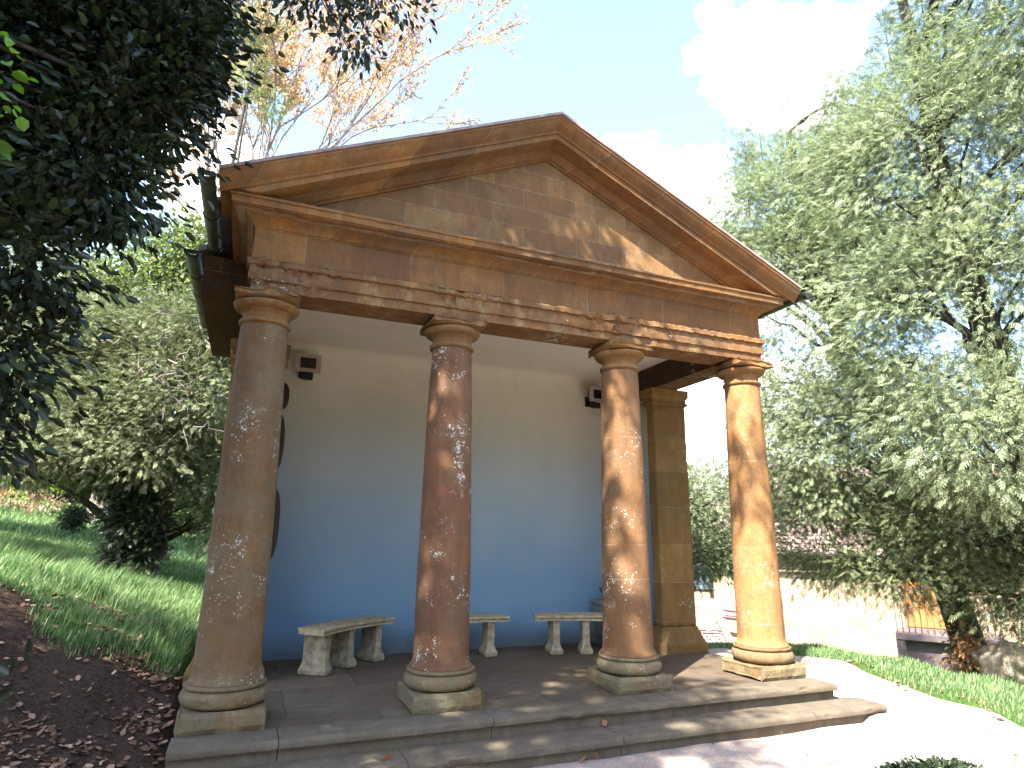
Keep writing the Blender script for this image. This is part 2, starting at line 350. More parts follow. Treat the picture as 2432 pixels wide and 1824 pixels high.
# soil / grass mask shared by the ground colour and the blades
def soilness(x, y):
    """1 = bare leaf-strewn soil, 0 = grass (left bank)."""
    x = np.asarray(x, float); y = np.asarray(y, float)
    e = 2.1+ .30*(-x-1.0) + .35*np.sin(x*2.1+1)+.22*np.sin(x*5.3)   # soil nearer than this y
    return 1/(1+np.exp((y-e)/.16))
def axis(a, b, fine0, fine1, d, D_):
    v = [fine0]; 
    while v[-1] < fine1: v.append(v[-1]+d)
    s = d
    while v[-1] < b: s = min(s*1.18, D_); v.append(v[-1]+s)
    s = d; u = [v[0]]
    while u[-1] > a: s = min(s*1.18, D_); u.append(u[-1]-s)
    return np.array(u[:0:-1]+v)
gx = axis(-400, 500, -5, 9.5, .09, 30); gy = axis(-300, 700, -6.5, 9, .09, 30)
X, Y = np.meshgrid(gx, gy, indexing='ij'); Z = np.concatenate([ground_z(X[i:i+20], Y[i:i+20]) for i in range(0, len(gx), 20)])
for i in range(len(gx)):
    if -6 < gx[i] < 10:
        for j in range(len(gy)):
            if -7 < gy[j] < 10:
                k = .055 if (gx[i] < -.5 or gy[j] > 3 or gx[i] > 6.5) else .012
                Z[i, j] += k*fbm((gx[i], gy[j], 0), 1.6, 4)
V = np.stack([X, Y, Z], -1).reshape(-1, 3); nx_, ny_ = X.shape
idx = np.arange(nx_*ny_).reshape(nx_, ny_)
Fq = np.stack([idx[:-1, :-1], idx[1:, :-1], idx[1:, 1:], idx[:-1, 1:]], -1).reshape(-1, 4)
def groundmat():
    M, nt, p = newmat('bank_soil_and_turf'); co = coords(nt)
    at = N(nt, 'ShaderNodeAttribute', attribute_name='soil'); n = noi(nt, co, 3.5, 6, .65, .3); n2 = noi(nt, co, 26, 5, .7); n3 = noi(nt, co, 90, 3)
    soil = mixc(nt, ramp(nt, n2.outputs[0], .35, .65), (.045, .03, .022), (.115, .075, .052))
    soil = mixc(nt, ramp(nt, n3.outputs[0], .58, .7, 0, .7), soil, (.2, .12, .075))
    gr = mixc(nt, ramp(nt, n2.outputs[0], .3, .7), (.035, .075, .016), (.075, .14, .03))
    gr = mixc(nt, ramp(nt, n.outputs[0], .52, .68, 0, .8), gr, (.15, .105, .055))
    f = mth(nt, 'ADD', at.outputs['Fac'], mth(nt, 'MULTIPLY', mth(nt, 'SUBTRACT', n.outputs[0], .5), .9))
    nt.links.new(mixc(nt, ramp(nt, f, .4, .6), gr, soil), p.inputs['Base Color']); p.inputs['Roughness'].default_value = 1; p.inputs['Specular IOR Level'].default_value = .1
    bumpn(nt, p, mth(nt, 'ADD', n2.outputs[0], n3.outputs[0]), .03, .8); return M
g = tag(mesh_obj('ground', V, Fq, groundmat(), smooth=True), kind='structure')
att = g.data.attributes.new('soil', 'FLOAT', 'POINT')
sv = np.where(V[:, 0] < 1.0, soilness(V[:, 0], V[:, 1]), np.where(V[:, 1] < 4, .0, 0.)); att.data.foreach_set('value', sv.astype(np.float32))
# path: gravel sheet following the ground
def path_right(y): return 6.42+.13*(y+1.5)+.06*math.sin(y*3)+.1*fbm((y*1.3, 3, 0), 1., 3) if y < .8 else 6.42+.13*2.3-.55*(y-.8)
PV = []; PF = []; ys = np.arange(-9, 1.9, .12); nc = 60
for j, y in enumerate(ys):
    xl = .25+.2*fbm((0, y, 1), 2., 3)+(.5 if y > -1.3 else 0); xr = path_right(y)
    if y < -3: xr += (-3-y)*1.4
    for i in range(nc+1):
        x = xl+(xr-xl)*i/nc; PV.append((x, y, 0))
PV = np.array(PV)
# sample the displaced ground bilinearly so the sheet stays just above it
def samp(x, y):
    i = np.clip(np.searchsorted(gx, x)-1, 0, len(gx)-2); j = np.clip(np.searchsorted(gy, y)-1, 0, len(gy)-2)
    u = (x-gx[i])/(gx[i+1]-gx[i]); v = (y-gy[j])/(gy[j+1]-gy[j])
    return Z[i, j]*(1-u)*(1-v)+Z[i+1, j]*u*(1-v)+Z[i, j+1]*(1-u)*v+Z[i+1, j+1]*u*v
PV[:, 2] = samp(PV[:, 0], PV[:, 1])+.012
ip = np.arange(len(PV)).reshape(len(ys), nc+1)
PF = np.stack([ip[:-1, :-1], ip[:-1, 1:], ip[1:, 1:], ip[1:, :-1]], -1).reshape(-1, 4)
def pathmat():
    M, nt, p = newmat('fine_gravel_path'); co = coords(nt); n = noi(nt, co, 2.2, 5, .6, .2); n2 = noi(nt, co, 120, 3, .6)
    v = N(nt, 'ShaderNodeTexVoronoi', Scale=70.); nt.links.new(co, v.inputs['Vector'])
    c = mixc(nt, ramp(nt, n.outputs[0], .35, .65), (.34, .27, .235), (.43, .355, .31)); c = mixc(nt, .35, c, v.outputs['Color'], 'SOFT_LIGHT'); c = mixc(nt, ramp(nt, n2.outputs[0], .5, .7, 0, .4), c, (.28, .21, .17))
    nt.links.new(c, p.inputs['Base Color']); p.inputs['Roughness'].default_value = .95; p.inputs['Specular IOR Level'].default_value = .15
    bumpn(nt, p, v.outputs['Distance'], .006, .5); return M
tag(mesh_obj('path', PV, PF, pathmat(), smooth=True), kind='structure')

# ------------------------------------------------------------------ temple
XC = 2.59
TL = (XC, 0, 0)
temple = thing('garden_temple', TL, 'small classical garden temple of weathered brown ironstone with four columns and a triangular pediment', 'temple')
CX = [0.0, 1.668, 3.526, 5.165]
H = 3.355; eF = -.178; eL = -.152; eR = 5.317; zA = 3.627; zF = 3.894
P = .298; HP = .138
def rough_box(x0, x1, y0, y1, z0, z1, amp=.012, n=14, c=.015, sd=0):
    """stone block with worn, uneven faces: 6 grids"""
    V = []; Fc = []
    def face(o, u, v, nu, nv):
        b = len(V)
        for i in range(nu+1):
            for j in range(nv+1): V.append(Vector(o)+Vector(u)*(i/nu)+Vector(v)*(j/nv))
        for i in range(nu):
            for j in range(nv): a = b+i*(nv+1)+j; Fc.append((a, a+nv+1, a+nv+2, a+1))
    dx, dy, dz = x1-x0, y1-y0, z1-z0; k = lambda L_: max(2, int(L_/.03)) if L_ < 1.5 else int(L_/.06)
    face((x0, y0, z0), (dx, 0, 0), (0, 0, dz), k(dx), k(dz)); face((x1, y1, z0), (-dx, 0, 0), (0, 0, dz), k(dx), k(dz))
    face((x0, y1, z0), (0, -dy, 0), (0, 0, dz), k(dy), k(dz)); face((x1, y0, z0), (0, dy, 0), (0, 0, dz), k(dy), k(dz))
    face((x0, y0, z1), (dx, 0, 0), (0, dy, 0), k(dx), k(dy)); face((x0, y1, z0), (dx, 0, 0), (0, -dy, 0), k(dx), k(dy))
    cc = Vector(((x0+x1)/2, (y0+y1)/2, (z0+z1)/2)); out_ = []
    for p in V:
        q = p.copy()
        # round edges
        d = [min(p.x-x0, x1-p.x), min(p.y-y0, y1-p.y), min(p.z-z0, z1-p.z)]
        s = [1 if p.x > cc.x else -1, 1 if p.y > cc.y else -1, 1 if p.z > cc.z else -1]
        near = sorted(range(3), key=lambda i: d[i])
        if d[near[1]] < c*1.5:
            w_ = c*(1-d[near[1]]/(c*1.5)); 
            chip = 1+.9*fbm((p.x+sd, p.y, p.z), 6, 3)
            q[near[0]] -= s[near[0]]*w_*chip*.7
            if d[near[0]] < .001: q[near[1]] -= s[near[1]]*w_*.0
        nn = fbm((p.x*1.+sd, p.y, p.z*1.3), 3.5, 4)*amp
        q[near[0]] -= s[near[0]]*abs(nn)
        out_.append(q)
    return out_, Fc
def add_block(name, mat, parent, *a, **k):
    V, Fc = rough_box(*a, **k); return mesh_obj(name, np.array([tuple(v) for v in V]), Fc, mat, parent, smooth=False)
# floor and steps
floor = MB().box(-.28, 5.5, -.28, 2.43, -.30, -.004).build('floor', M_floor, temple)
def step_course(name, segs, yf, yb, z1, z0, lip=.055, th=.062, sd=0):
    o = bpy.data.objects.new(name, None)
    mb = MB()
    for k, (a, b) in enumerate(segs):
        # bullnosed tread over a recessed riser, as a swept profile
        prof = [(yb, z0), (yf+lip, z0), (yf+lip, z1-th-.006), (yf+lip*.75, z1-th-.002), (yf+.004, z1-th+.008), (yf, z1-th*.5), (yf+.004, z1-.012), (yf+.018, z1), (yb, z1)]
        n = max(3, int((b-a)/.07)); V = []
        for i in range(n+1):
            x = a+(b-a)*i/n; e = 0
            for q, (y, z) in enumerate(prof):
                w_ = fbm((x*1.0, z*3+sd, k*7), 2.2, 4)*.008 if 1 < q < 8 else 0
                chip = max(0, fbm((x*2, sd+q*.2, k), 3.3, 3)-.35)*.05 if 3 < q < 8 else 0
                V.append((x, y+w_+chip, z+(fbm((x, y, sd), 1.5, 3)*.004 if q > 6 else -chip*.4 if q == 6 else 0)))
        m_ = len(prof); Fc = []
        for i in range(n):
            for q in range(m_): r_ = (q+1) % m_; Fc.append((i*m_+q, i*m_+r_, (i+1)*m_+r_, (i+1)*m_+q))
        Fc += [tuple(range(m_)), tuple(range(n*m_+m_-1, n*m_-1, -1))]
        mb.add(V, Fc)
    ob = mb.build(name, M_step, temple); autosmooth(ob, 50); return ob
step_course('upper_step', [(-.302, .372), (.378, 1.93), (1.936, 3.62), (3.626, 5.515)], -.597, -.284, 0, -.16, sd=1)
step_course('lower_step', [(-.62, 1.2), (1.206, 2.9), (2.906, 4.9), (4.906, 5.79)], -.893, -.53, -.143, -.31, lip=.05, th=.062, sd=5)
MB().box(5.49, 5.79, -.535, -.1, -.33, -.146, .012).build('step_end_slab', M_step, temple)
# columns
COLMESH = {}
Rb, Rn = .237, .190
for k, cx in enumerate(CX):
    def wob(t, z, k=k, cx=cx): return .004*fbm((math.cos(t)*1.2+cx, math.sin(t)*1.2, z*.9), 2., 4)-.018*max(0, fbm((math.cos(t)+cx*3, math.sin(t), z*1.1), 1.7, 4)-.42)
    z0, z1 = HP+.165, 3.075; prof = [(Rb+.034, z0-.012), (Rb+.030, z0), (Rb+.016, z0+.018), (Rb+.006, z0+.03)]
    for i in range(1, 61):
        t = i/60; z = z0+.03+(z1-z0-.03)*t
        prof.append((Rb-(Rb-Rn)*(.35*t+.65*t*t), z))
    sh = MB().lathe((cx, 0, 0), prof, 64, wob).build('column', M_cols[k], temple, smooth=True)
    sh['label'] = ['weathered brown column with grey algae at the left end of the porch', 'dark reddish brown column second from the left', 'brown column dappled with sun, third from the left', 'sunlit golden column at the right end of the porch'][k]
    V, Fc = rough_box(cx-P, cx+P, -P, P, 0.0, HP, amp=.014 if k else .008, c=.022, sd=k*9)
    mesh_obj('plinth', np.array([tuple(v) for v in V]), Fc, M_plinth, sh)
    tp = [(.262, 0.002)]+[(.258+.052*math.sin(math.pi*(.5+.5*math.sin(math.pi*(i/12-.5)))), .006+.112*i/12) for i in range(13)]
    tp = [(.25, .001)]+[(.252+.056*math.cos(a_), .062+.060*math.sin(a_)) for a_ in np.linspace(-1.5, 1.5, 15)]+[(.282, .126), (.287, .13), (.287, .149), (.281, .153), (.2, .1535)]
    MB().lathe((cx, 0, HP), tp, 64, lambda t, z, cx=cx: .005*fbm((math.cos(t)+cx, math.sin(t), z*3), 2.5, 4)-.03*max(0, fbm((math.cos(t)+cx*2, math.sin(t), z*4), 2., 4)-.4)).build('base_moulding', M_torus, sh, smooth=True)
    cp = [(.15, 3.07), (Rn+.002, 3.071), (Rn+.016, 3.078), (Rn+.021, 3.09), (Rn+.021, 3.102), (Rn+.014, 3.112), (Rn-.002, 3.118), (Rn-.005, 3.125), (Rn-.005, 3.175), (Rn+.012, 3.182), (Rn+.014, 3.194)]
    cp += [(Rn+.016+.062*math.sin(a_), 3.258-.062*math.cos(a_)) for a_ in np.linspace(.15, 1.5, 9)]+[(.2, 3.2595)]
    ca = MB().lathe((cx, 0, 0), cp, 64, lambda t, z, cx=cx: .004*fbm((math.cos(t)+cx, math.sin(t), z*3), 3, 4)-.02*max(0, fbm((math.cos(t)+cx*2, math.sin(t), z*3), 2.2, 4)-.4)).build('capital', M_cap, sh, smooth=True)
    V, Fc = rough_box(cx-.258, cx+.258, -.262, .262, 3.261, H-.003, amp=.022, c=.03, sd=k*5+2)
    mesh_obj('abacus', np.array([tuple(v) for v in V]), Fc, M_cap, ca)
# entablature, swept round left side, front and right side
def sweep(name, prof, mat, yb=2.9, ero=0., parent=temple, dx=.035, xl=eL, xr=eR, yf=eF, smooth=False, sd=0):
    st = []
    for y in (yb, 2., 1., .2): st.append((xl, y, -1, 0))
    st.append((xl, yf, -1, -1))
    n = int((xr-xl)/dx)
    for i in range(1, n): st.append((xl+(xr-xl)*i/n, yf, 0, -1))
    st.append((xr, yf, 1, -1))
    for y in (.2, 1., 2., yb): st.append((xr, y, 1, 0))
    # refine profile
    pf = []
    m_ = len(prof)
    for q in range(m_):
        a = prof[q]; b = prof[(q+1) % m_]; L_ = math.hypot(a[0]-b[0], a[1]-b[1]); k = max(1, int(L_/.03)) if (ero > 0 and a[0] > -.2 and b[0] > -.2) else 1
        for t in range(k): pf.append((a[0]+(b[0]-a[0])*t/k, a[1]+(b[1]-a[1])*t/k))
    m_ = len(pf); V = []
    for (x, y, ax, ay) in st:
        for o, z in pf:
            px, py = x+ax*o, y+ay*o
            if o > -.1:
                e = .003*fbm((px, py*2, z*2+sd), 3, 4)
                if ero:
                    msk = min(1, max(0, fbm((px*.8+sd, py, z*1.5), 1.6, 3)*3+.25))
                    e += msk*ero*(.55*max(0, fbm((px*2.2+sd, py, z*5), 3.2, 5)+.05)+.5*max(0, fbm((px*5, z*14, sd), 4.5, 5)+.02))
                    zz = z+ero*.16*fbm((px*7, sd, z*3), 3, 4)*(1 if o > .012 else 0)
                else: zz = z
                V.append((px-ax*e, py-ay*e, zz))
            else: V.append((px, py, z))
    Fc = []
    for i in range(len(st)-1):
        for q in range(m_): r_ = (q+1) % m_; Fc.append((i*m_+q, (i+1)*m_+q, (i+1)*m_+r_, i*m_+r_))
    Fc += [tuple(range(m_)), tuple(range(len(st)*m_-1, (len(st)-1)*m_-1, -1))]
    o = mesh_obj(name, np.array(V), Fc, mat, parent); autosmooth(o, 40); return o
sweep('architrave', [(-.362, H), (0, H), (0, 3.435), (.02, 3.44), (.02, 3.555), (.045, 3.565), (.042, 3.575), (.042, 3.61), (.02, 3.627), (-.362, 3.627)], M_arch, ero=.075, dx=.022, sd=3)
sweep('frieze', [(-.362, 3.629), (.006, 3.629), (.006, 3.892), (-.362, 3.892)], M_entab, ero=.012, sd=8)
sweep('cornice', [(-.362, 3.894), (.01, 3.894), (.012, 3.905), (.025, 3.91), (.035, 3.935), (.06, 3.965), (.085, 3.98), (.09, 3.992), (.19, 4.0), (.19, 4.008), (.205, 4.01), (.208, 4.062), (.222, 4.068), (.224, 4.088), (.21, 4.092), (-.362, 4.096)], M_corn, ero=.012, sd=12)
# pediment
SL = (5.576-4.177)/3.046; rL, rR = -.452, 5.639
def ztop(x): return 5.576-SL*abs(x-XC)
def rake_sweep(name, prof, mat, x0, x1, parent=temple, dx=.05, wobble=.003, clampz=4.1):
    V = []; n = int((x1-x0)/dx); k = 1/math.cos(math.atan(SL)); m_ = len(prof)
    for i in range(n+1):
        x = x0+(x1-x0)*i/n
        for o, h in prof:
            z = ztop(x)-h*k
            if o < .25 and z < clampz: z = clampz-.001*h
            e = wobble*fbm((x, o*4, h*4), 3, 4) if o > -.1 else 0
            V.append((x, eF-o+e, z))
    Fc = []
    for i in range(n):
        for q in range(m_): r_ = (q+1) % m_; Fc.append((i*m_+q, (i+1)*m_+q, (i+1)*m_+r_, i*m_+r_))
    Fc += [tuple(range(m_)), tuple(range((n+1)*m_-1, n*m_-1, -1))]
    o = mesh_obj(name, np.array(V), Fc, mat, parent); autosmooth(o, 32); return o
RP = [(-.3, 0), (.355, 0), (.357, .022), (.346, .03), (.335, .055), (.31, .082), (.285, .1), (.268, .112), (.262, .118), (.262, .134), (.246, .137), (.242, .139), (.242, .188), (.225, .192), (.14, .196), (.08, .199), (.072, .215), (.045, .235), (.03, .26), (.004, .268), (.002, .285), (-.3, .285)]
rk = rake_sweep('raking_cornice', RP, M_rake, rL, XC-.0005)
rake_sweep('raking_cornice', RP, M_rake, XC+.0005, rR)
tz = 4.094
def tri(x0, x1, y0, y1, dz): 
    pass
ye, yi = eF+.022, eF+.2
hb = .30/math.cos(math.atan(SL)); xa = XC-(5.576-hb-tz)/SL
V = []; 
xs = np.linspace(XC-2.75, XC+2.75, 80)
tv = [(XC-(5.576-.27-tz)/SL, tz), (XC+(5.576-.27-tz)/SL, tz), (XC, 5.576-.27)]
mesh_obj('tympanum', np.array([(x, y, z) for y in (ye, yi) for x, z in tv]), [(0, 1, 2), (5, 4, 3), (0, 3, 4, 1), (1, 4, 5, 2), (2, 5, 3, 0)], M_tymp, temple)
# roof
def roofslab(s, y0, y1, xe, t=.028, up=.003):
    V = []
    for x in (XC, xe):
        z = 5.576-SL*abs(x-XC)+up
        for y in (y0, y1):
            for dz in (0, t): V.append((x, y, z+dz))
    return V, [(0, 1, 3, 2), (4, 6, 7, 5), (0, 4, 5, 1), (2, 3, 7, 6), (1, 5, 7, 3), (0, 2, 6, 4)]
mb = MB()
for s, xe in ((-1, rL-.012), (1, rR+.012)): mb.add(*roofslab(s, -.548, .0, xe))
mb.build('roof_edge', M_lead, temple)
mb = MB()
for s, xe in ((-1, rL-.05), (1, rR+.05)): mb.add(*roofslab(s, .002, .93, xe, .05))
for s, xe in ((-1, -.70), (1, 5.88)): mb.add(*roofslab(s, .932, 3.4, xe, .055))
mb.build('roof', M_roof, temple)
# rear block under the wider eaves
mb = MB(); 
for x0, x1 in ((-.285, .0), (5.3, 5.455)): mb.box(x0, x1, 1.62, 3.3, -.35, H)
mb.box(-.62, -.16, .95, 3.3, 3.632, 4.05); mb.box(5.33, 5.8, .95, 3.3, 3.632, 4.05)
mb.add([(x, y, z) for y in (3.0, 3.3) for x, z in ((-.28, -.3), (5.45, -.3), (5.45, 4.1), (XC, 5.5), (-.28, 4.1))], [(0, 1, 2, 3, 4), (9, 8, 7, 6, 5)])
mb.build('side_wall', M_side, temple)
# back wall, inner side walls, ceiling with a cove
c_r = .14; zc = 3.665; arc = [(2.436-c_r+c_r*math.cos(a_), zc-c_r+c_r*math.sin(a_)) for a_ in np.linspace(0, math.pi/2, 9)]
pr = [(2.436, -.02)]+arc+[(.19, zc)]
V = []; n = len(pr)
for x in (.002, 5.298): V += [(x, y, z) for y, z in pr]
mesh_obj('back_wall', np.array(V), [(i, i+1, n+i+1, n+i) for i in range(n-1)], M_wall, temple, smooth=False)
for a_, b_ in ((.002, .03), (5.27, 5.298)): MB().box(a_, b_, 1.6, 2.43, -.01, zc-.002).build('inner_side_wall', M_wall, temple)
MB().box(-.1, 5.25, .2, 3.0, zc+.01, zc+.1).build('ceiling', simple('cream_ceiling', (.75, .7, .6), .8), temple)
for cx_, nm in ((-.025, 'pilaster'), (5.19, 'pilaster')):
    a0, a1 = cx_-.26, cx_+.26
    V, Fc = rough_box(a0, a1, 1.42, 1.6, .29, 3.12, amp=.01, c=.015, sd=cx_)
    pl = mesh_obj(nm, np.array([tuple(v) for v in V]), Fc, M_pil, temple)
    for nme, prof in (('pilaster_base', [(.085, -.05), (.09, .09), (.07, .125), (.06, .14), (.045, .18), (.018, .24), (.004, .29)]), ('pilaster_capital', [(.004, 3.121), (.006, 3.13), (.028, 3.14), (.028, 3.165), (.01, 3.18), (.01, 3.22), (.035, 3.25), (.04, 3.351)])):
        V = []
        for o_, z in prof:
            o_ = o_+.003*fbm((z*7, cx_, 0), 2)
            V += [(a0-o_, 1.42-o_, z), (a1+o_, 1.42-o_, z), (a1+o_, 1.62+o_, z), (a0-o_, 1.62+o_, z)]
        Fc = [(i*4+j, i*4+(j+1) % 4, i*4+4+(j+1) % 4, i*4+4+j) for i in range(len(prof)-1) for j in range(4)]+[(3, 2, 1, 0), tuple(range(len(prof)*4-4, len(prof)*4))]
        mesh_obj(nme, np.array(V), Fc, M_pil, pl)
# gutters (half round with joint rings)
def gutter(x, y0, y1, z, r=.06, rings=4, side=1):
    mb = MB(); V = []; n = 12
    for y in (y0, y1):
        for rr in (r, r-.008):
            for k in range(n+1):
                t = math.pi+math.pi*k/n; V.append((x+rr*math.cos(t), y, z+rr*math.sin(t)))
    q = n+1; Fc = []
    for k in range(n): Fc += [(k, k+1, 2*q+k+1, 2*q+k), (q+k+1, q+k, 3*q+k, 3*q+k+1), (k+1, k, q+k, q+k+1), (2*q+k, 2*q+k+1, 3*q+k+1, 3*q+k)]
    Fc += [(0, 2*q, 3*q, q), (n, q+n, 3*q+n, 2*q+n)]
    mb.add(V, Fc); o = mb.build('gutter', M_gut, temple, smooth=False)
    for i in range(rings):
        mr = MB()
        y = y0+.03+(y1-y0-.06)*i/(rings-1)
        V = []
        for yy in (y-.018, y+.018):
            for rr in (r+.009, r-.012):
                for k in range(n+1): t = math.pi+math.pi*k/n; V.append((x+rr*math.cos(t), yy, z+rr*math.sin(t)+.003))
        mr.add(V, Fc); mr.build('gutter_joint', M_black, o)
    MB().box(x-r, x+r, y0-.006, y0-.001, z-.045, z-.003).build('gutter_stop', M_black, o)
gutter(-.545, -.56, .93, 4.13, .062, 3); gutter(-.745, .94, 3.35, 4.08, .07, 5)
gutter(5.73, -.56, .93, 4.13, .062, 3); gutter(5.95, .94, 3.35, 4.08, .07, 5)

# ------------------------------------------------------------------ benches
def bench(cen, ang, lab, L_=1.15, curve=.14, wd=.17, legs=(-.38, 0, .38), n=16):
    """curved bench; ang is the direction of its long axis; curve bows the middle away along +normal"""
    ax = Vector((math.cos(ang), math.sin(ang))); nr = Vector((-ax.y, ax.x)); b = thing('curved_bench', (cen[0], cen[1], 0), lab, 'bench', 'cast stone benches inside the temple')
    def pt(s, t):   # s along -.5..0.5, t across
        o = nr*(curve*(1-(2*s)**2)+t); return Vector((cen[0], cen[1]))+ax*(s*L_)+o
    V = []
    prof = [(-wd, .385), (-wd, .405), (-wd+.012, .412), (-wd-.012, .42), (-wd-.014, .44), (-wd, .448), (wd, .448), (wd+.014, .44), (wd+.012, .42), (wd-.012, .412), (wd, .405), (wd, .385)]
    for i in range(n+1):
        s = -.5+i/n; sq = 1.0 if 0 < i < n else .96
        for t, z in prof: p = pt(s, t*sq); V.append((p.x, p.y, z))
    m_ = len(prof); Fc = [(i*m_+q, i*m_+(q+1) % m_, (i+1)*m_+(q+1) % m_, (i+1)*m_+q) for i in range(n) for q in range(m_)]+[tuple(range(m_-1, -1, -1)), tuple(range(n*m_, n*m_+m_))]
    mesh_obj('seat', np.array(V), Fc, M_bench, b)
    for s in legs:
        c = pt(s, 0); d = (pt(s+.02, 0)-pt(s-.02, 0)).normalized(); nn = Vector((-d.y, d.x)); V = []
        pr2 = [(.075, .15, .0), (.078, .155, .04), (.07, .15, .06), (.055, .14, .085), (.045, .13, .13), (.043, .13, .34), (.05, .135, .37), (.052, .14, .384)]
        for a_, b_, z in pr2:
            for su, sv_ in ((-1, -1), (1, -1), (1, 1), (-1, 1)): p = c+d*a_*su+nn*b_*sv_; V.append((p.x, p.y, z))
        Fc = [(i*4+j, i*4+(j+1) % 4, i*4+4+(j+1) % 4, i*4+4+j) for i in range(len(pr2)-1) for j in range(4)]+[(3, 2, 1, 0), (28, 29, 30, 31)]
        bevel(mesh_obj('leg', np.array(V), Fc, M_bleg, b), .006, 1)
    return b
bench((1.16, 1.80), R(42), 'curved cream stone bench on three legs between the two left columns', L_=1.16, curve=.08)
bench((2.50, 1.95), R(2), 'curved cream stone bench partly hidden behind the second column', L_=1.05, curve=.05, legs=(-.3, .32))
bench((3.98, 1.66), R(-22), 'curved cream stone bench partly hidden behind the third column', L_=1.25, curve=.10, legs=(-.31, .0, .36))
# floodlights
for x, lab in ((.515, 'small square floodlight on the wall beside the left column'), (4.53, 'small square floodlight on the wall half hidden by the third column')):
    f = thing('floodlight', (x, 2.43, 3.36), lab, 'floodlight', 'floodlights on the back wall'); f.scale = (1.22, 1.15, 1.22)
    mb = MB(); mb.box(-.07, .07, -.02, -.001, -.10, .02, .004); mb.box(-.02, .02, -.09, -.02, -.085, -.045); mb.build('bracket', M_black, f, world=False)
    # tapered housing
    V = []
    for y, a_, b_, dz in ((-.06, .06, .045, .03), (-.21, .115, .085, .015)):
        for sx, sz in ((-1, -1), (1, -1), (1, 1), (-1, 1)): V.append((sx*a_, y, sz*b_+dz))
    hm = mesh_obj('housing', np.array(V), [(3, 2, 1, 0), (0, 1, 5, 4), (1, 2, 6, 5), (2, 3, 7, 6), (3, 0, 4, 7), (4, 5, 6, 7)], M_black, f, world=False)
    mb = MB()
    for bx in ((-.122, .122, .07, .105), (-.122, .122, -.075, -.04), (-.122, -.075, -.04, .07), (.075, .122, -.04, .07)): mb.box(bx[0], bx[1], -.24, -.2101, bx[2], bx[3])
    mb.build('rim', M_lampw, hm, world=False)
    MB().box(-.074, .074, -.222, -.2105, -.039, .069).build('glass', M_lampg, f, world=False)
    mb = MB(); mb.box(-.055, .055, -.17, -.11, -.135, -.07, .006); mb.tube([(-.03, -.172, -.10), (-.03, -.178, -.10)], .008, 8); mb.tube([(.03, -.172, -.10), (.03, -.178, -.10)], .008, 8); mb.build('control_box', M_black, f, world=False)
# wooden plaques on the back wall, seen past the left column
for z0, z1, px_, lab in ((2.82, 3.17, .232, 'dark wooden wall board, topmost of the stack beside the left column'), (2.06, 2.79, .225, 'dark wooden wall board, middle one of the stack beside the left column'), (1.05, 1.90, .258, 'dark wooden wall board, lowest of the stack beside the left column')):
    V = []; n = 20
    for y in (2.434, 2.40):
        for i in range(n):
            t = 2*math.pi*i/n; ex = .34 if math.cos(t) > 0 else .0
            a_ = abs(math.cos(t))**.7*(1 if math.cos(t) > 0 else -1); b_ = abs(math.sin(t))**.8*(1 if math.sin(t) > 0 else -1)
            V.append((px_+a_*.115, y, (z0+z1)/2+b_*(z1-z0)/2))
    Fc = [tuple(range(n)), tuple(range(2*n-1, n-1, -1))]+[(i, n+i, n+(i+1) % n, (i+1) % n) for i in range(n)]
    tag(bevel(mesh_obj('wall_board', np.array(V), Fc, M_plaq), .006), lab, 'wall board', 'boards on the back wall')
# grey pedestal half hidden behind the third column
pd = thing('pedestal', (4.60, 2.12, 0), 'grey stone pedestal with a small dark urn on it, half hidden behind the third column', 'pedestal')
mb = MB(); mb.box(-.2, .2, -.2, .2, 0, .08, .01); mb.box(-.165, .165, -.165, .165, .08, .50, .008); mb.box(-.19, .19, -.19, .19, .50, .56, .012); mb.build('block', M_grey, pd, world=False)
MB().lathe((0, 0, .56), [(.09, 0), (.09, .02), (.05, .035), (.06, .06), (.12, .1), (.14, .14), (.13, .16)], 20).build('urn', simple('dark_urn', (.06, .06, .065), .6), pd, world=False, smooth=True)

# ------------------------------------------------------------------ house down the slope
d2 = Vector((.56, -.83, 0)).normalized(); hang = math.atan2(d2.y, d2.x)
M_hw = stone('cream_rubble_wall', gain=(1, 1, 1), A=(.62, .5, .36), B=(.55, .43, .3), C=(.68, .58, .44), brick=(.42, .19, 0, 0), joint=(.62, .55, .45), bumps=.02)
def tilemat(name, a, b, sl=(0, 0, 0)):
    M, nt, p = newmat(name); co = coords(nt); bt = N(nt, 'ShaderNodeTexBrick', Scale=1.)
    wn = noi(nt, co, 2.2, 3); va = N(nt, 'ShaderNodeVectorMath', operation='MULTIPLY_ADD'); nt.links.new(wn.outputs['Color'], va.inputs[0]); va.inputs[1].default_value = (.05, .09, .0); nt.links.new(co, va.inputs[2])
    nt.links.new(va.outputs[0], bt.inputs['Vector'])
    for k_, v in (('Mortar Size', .012), ('Brick Width', .2), ('Row Height', .13), ('Bias', 0.)): bt.inputs[k_].default_value = v
    bt.inputs['Color1'].default_value = (*a, 1); bt.inputs['Color2'].default_value = (*b, 1); bt.inputs['Mortar'].default_value = (.07, .05, .045, 1)
    nt.links.new(bt.outputs['Color'], p.inputs['Base Color']); p.inputs['Roughness'].default_value = .9; bumpn(nt, p, bt.outputs['Fac'], -.02, .8); return M
M_tile = tilemat('pinkish_clay_tiles', (.40, .27, .23), (.5, .36, .31))
M_door = simple('orange_varnished_door', (.42, .17, .045), .5, 0, .15, 3)
M_glass = simple('window_glass', (.10, .14, .22), .06, 0, .1, 3, spec=1.)
M_lw = simple('pale_lead_cames', (.4, .4, .4), .5)
M_iron = simple('weathered_rail_paint', (.16, .12, .12), .6)
HS = 1.32
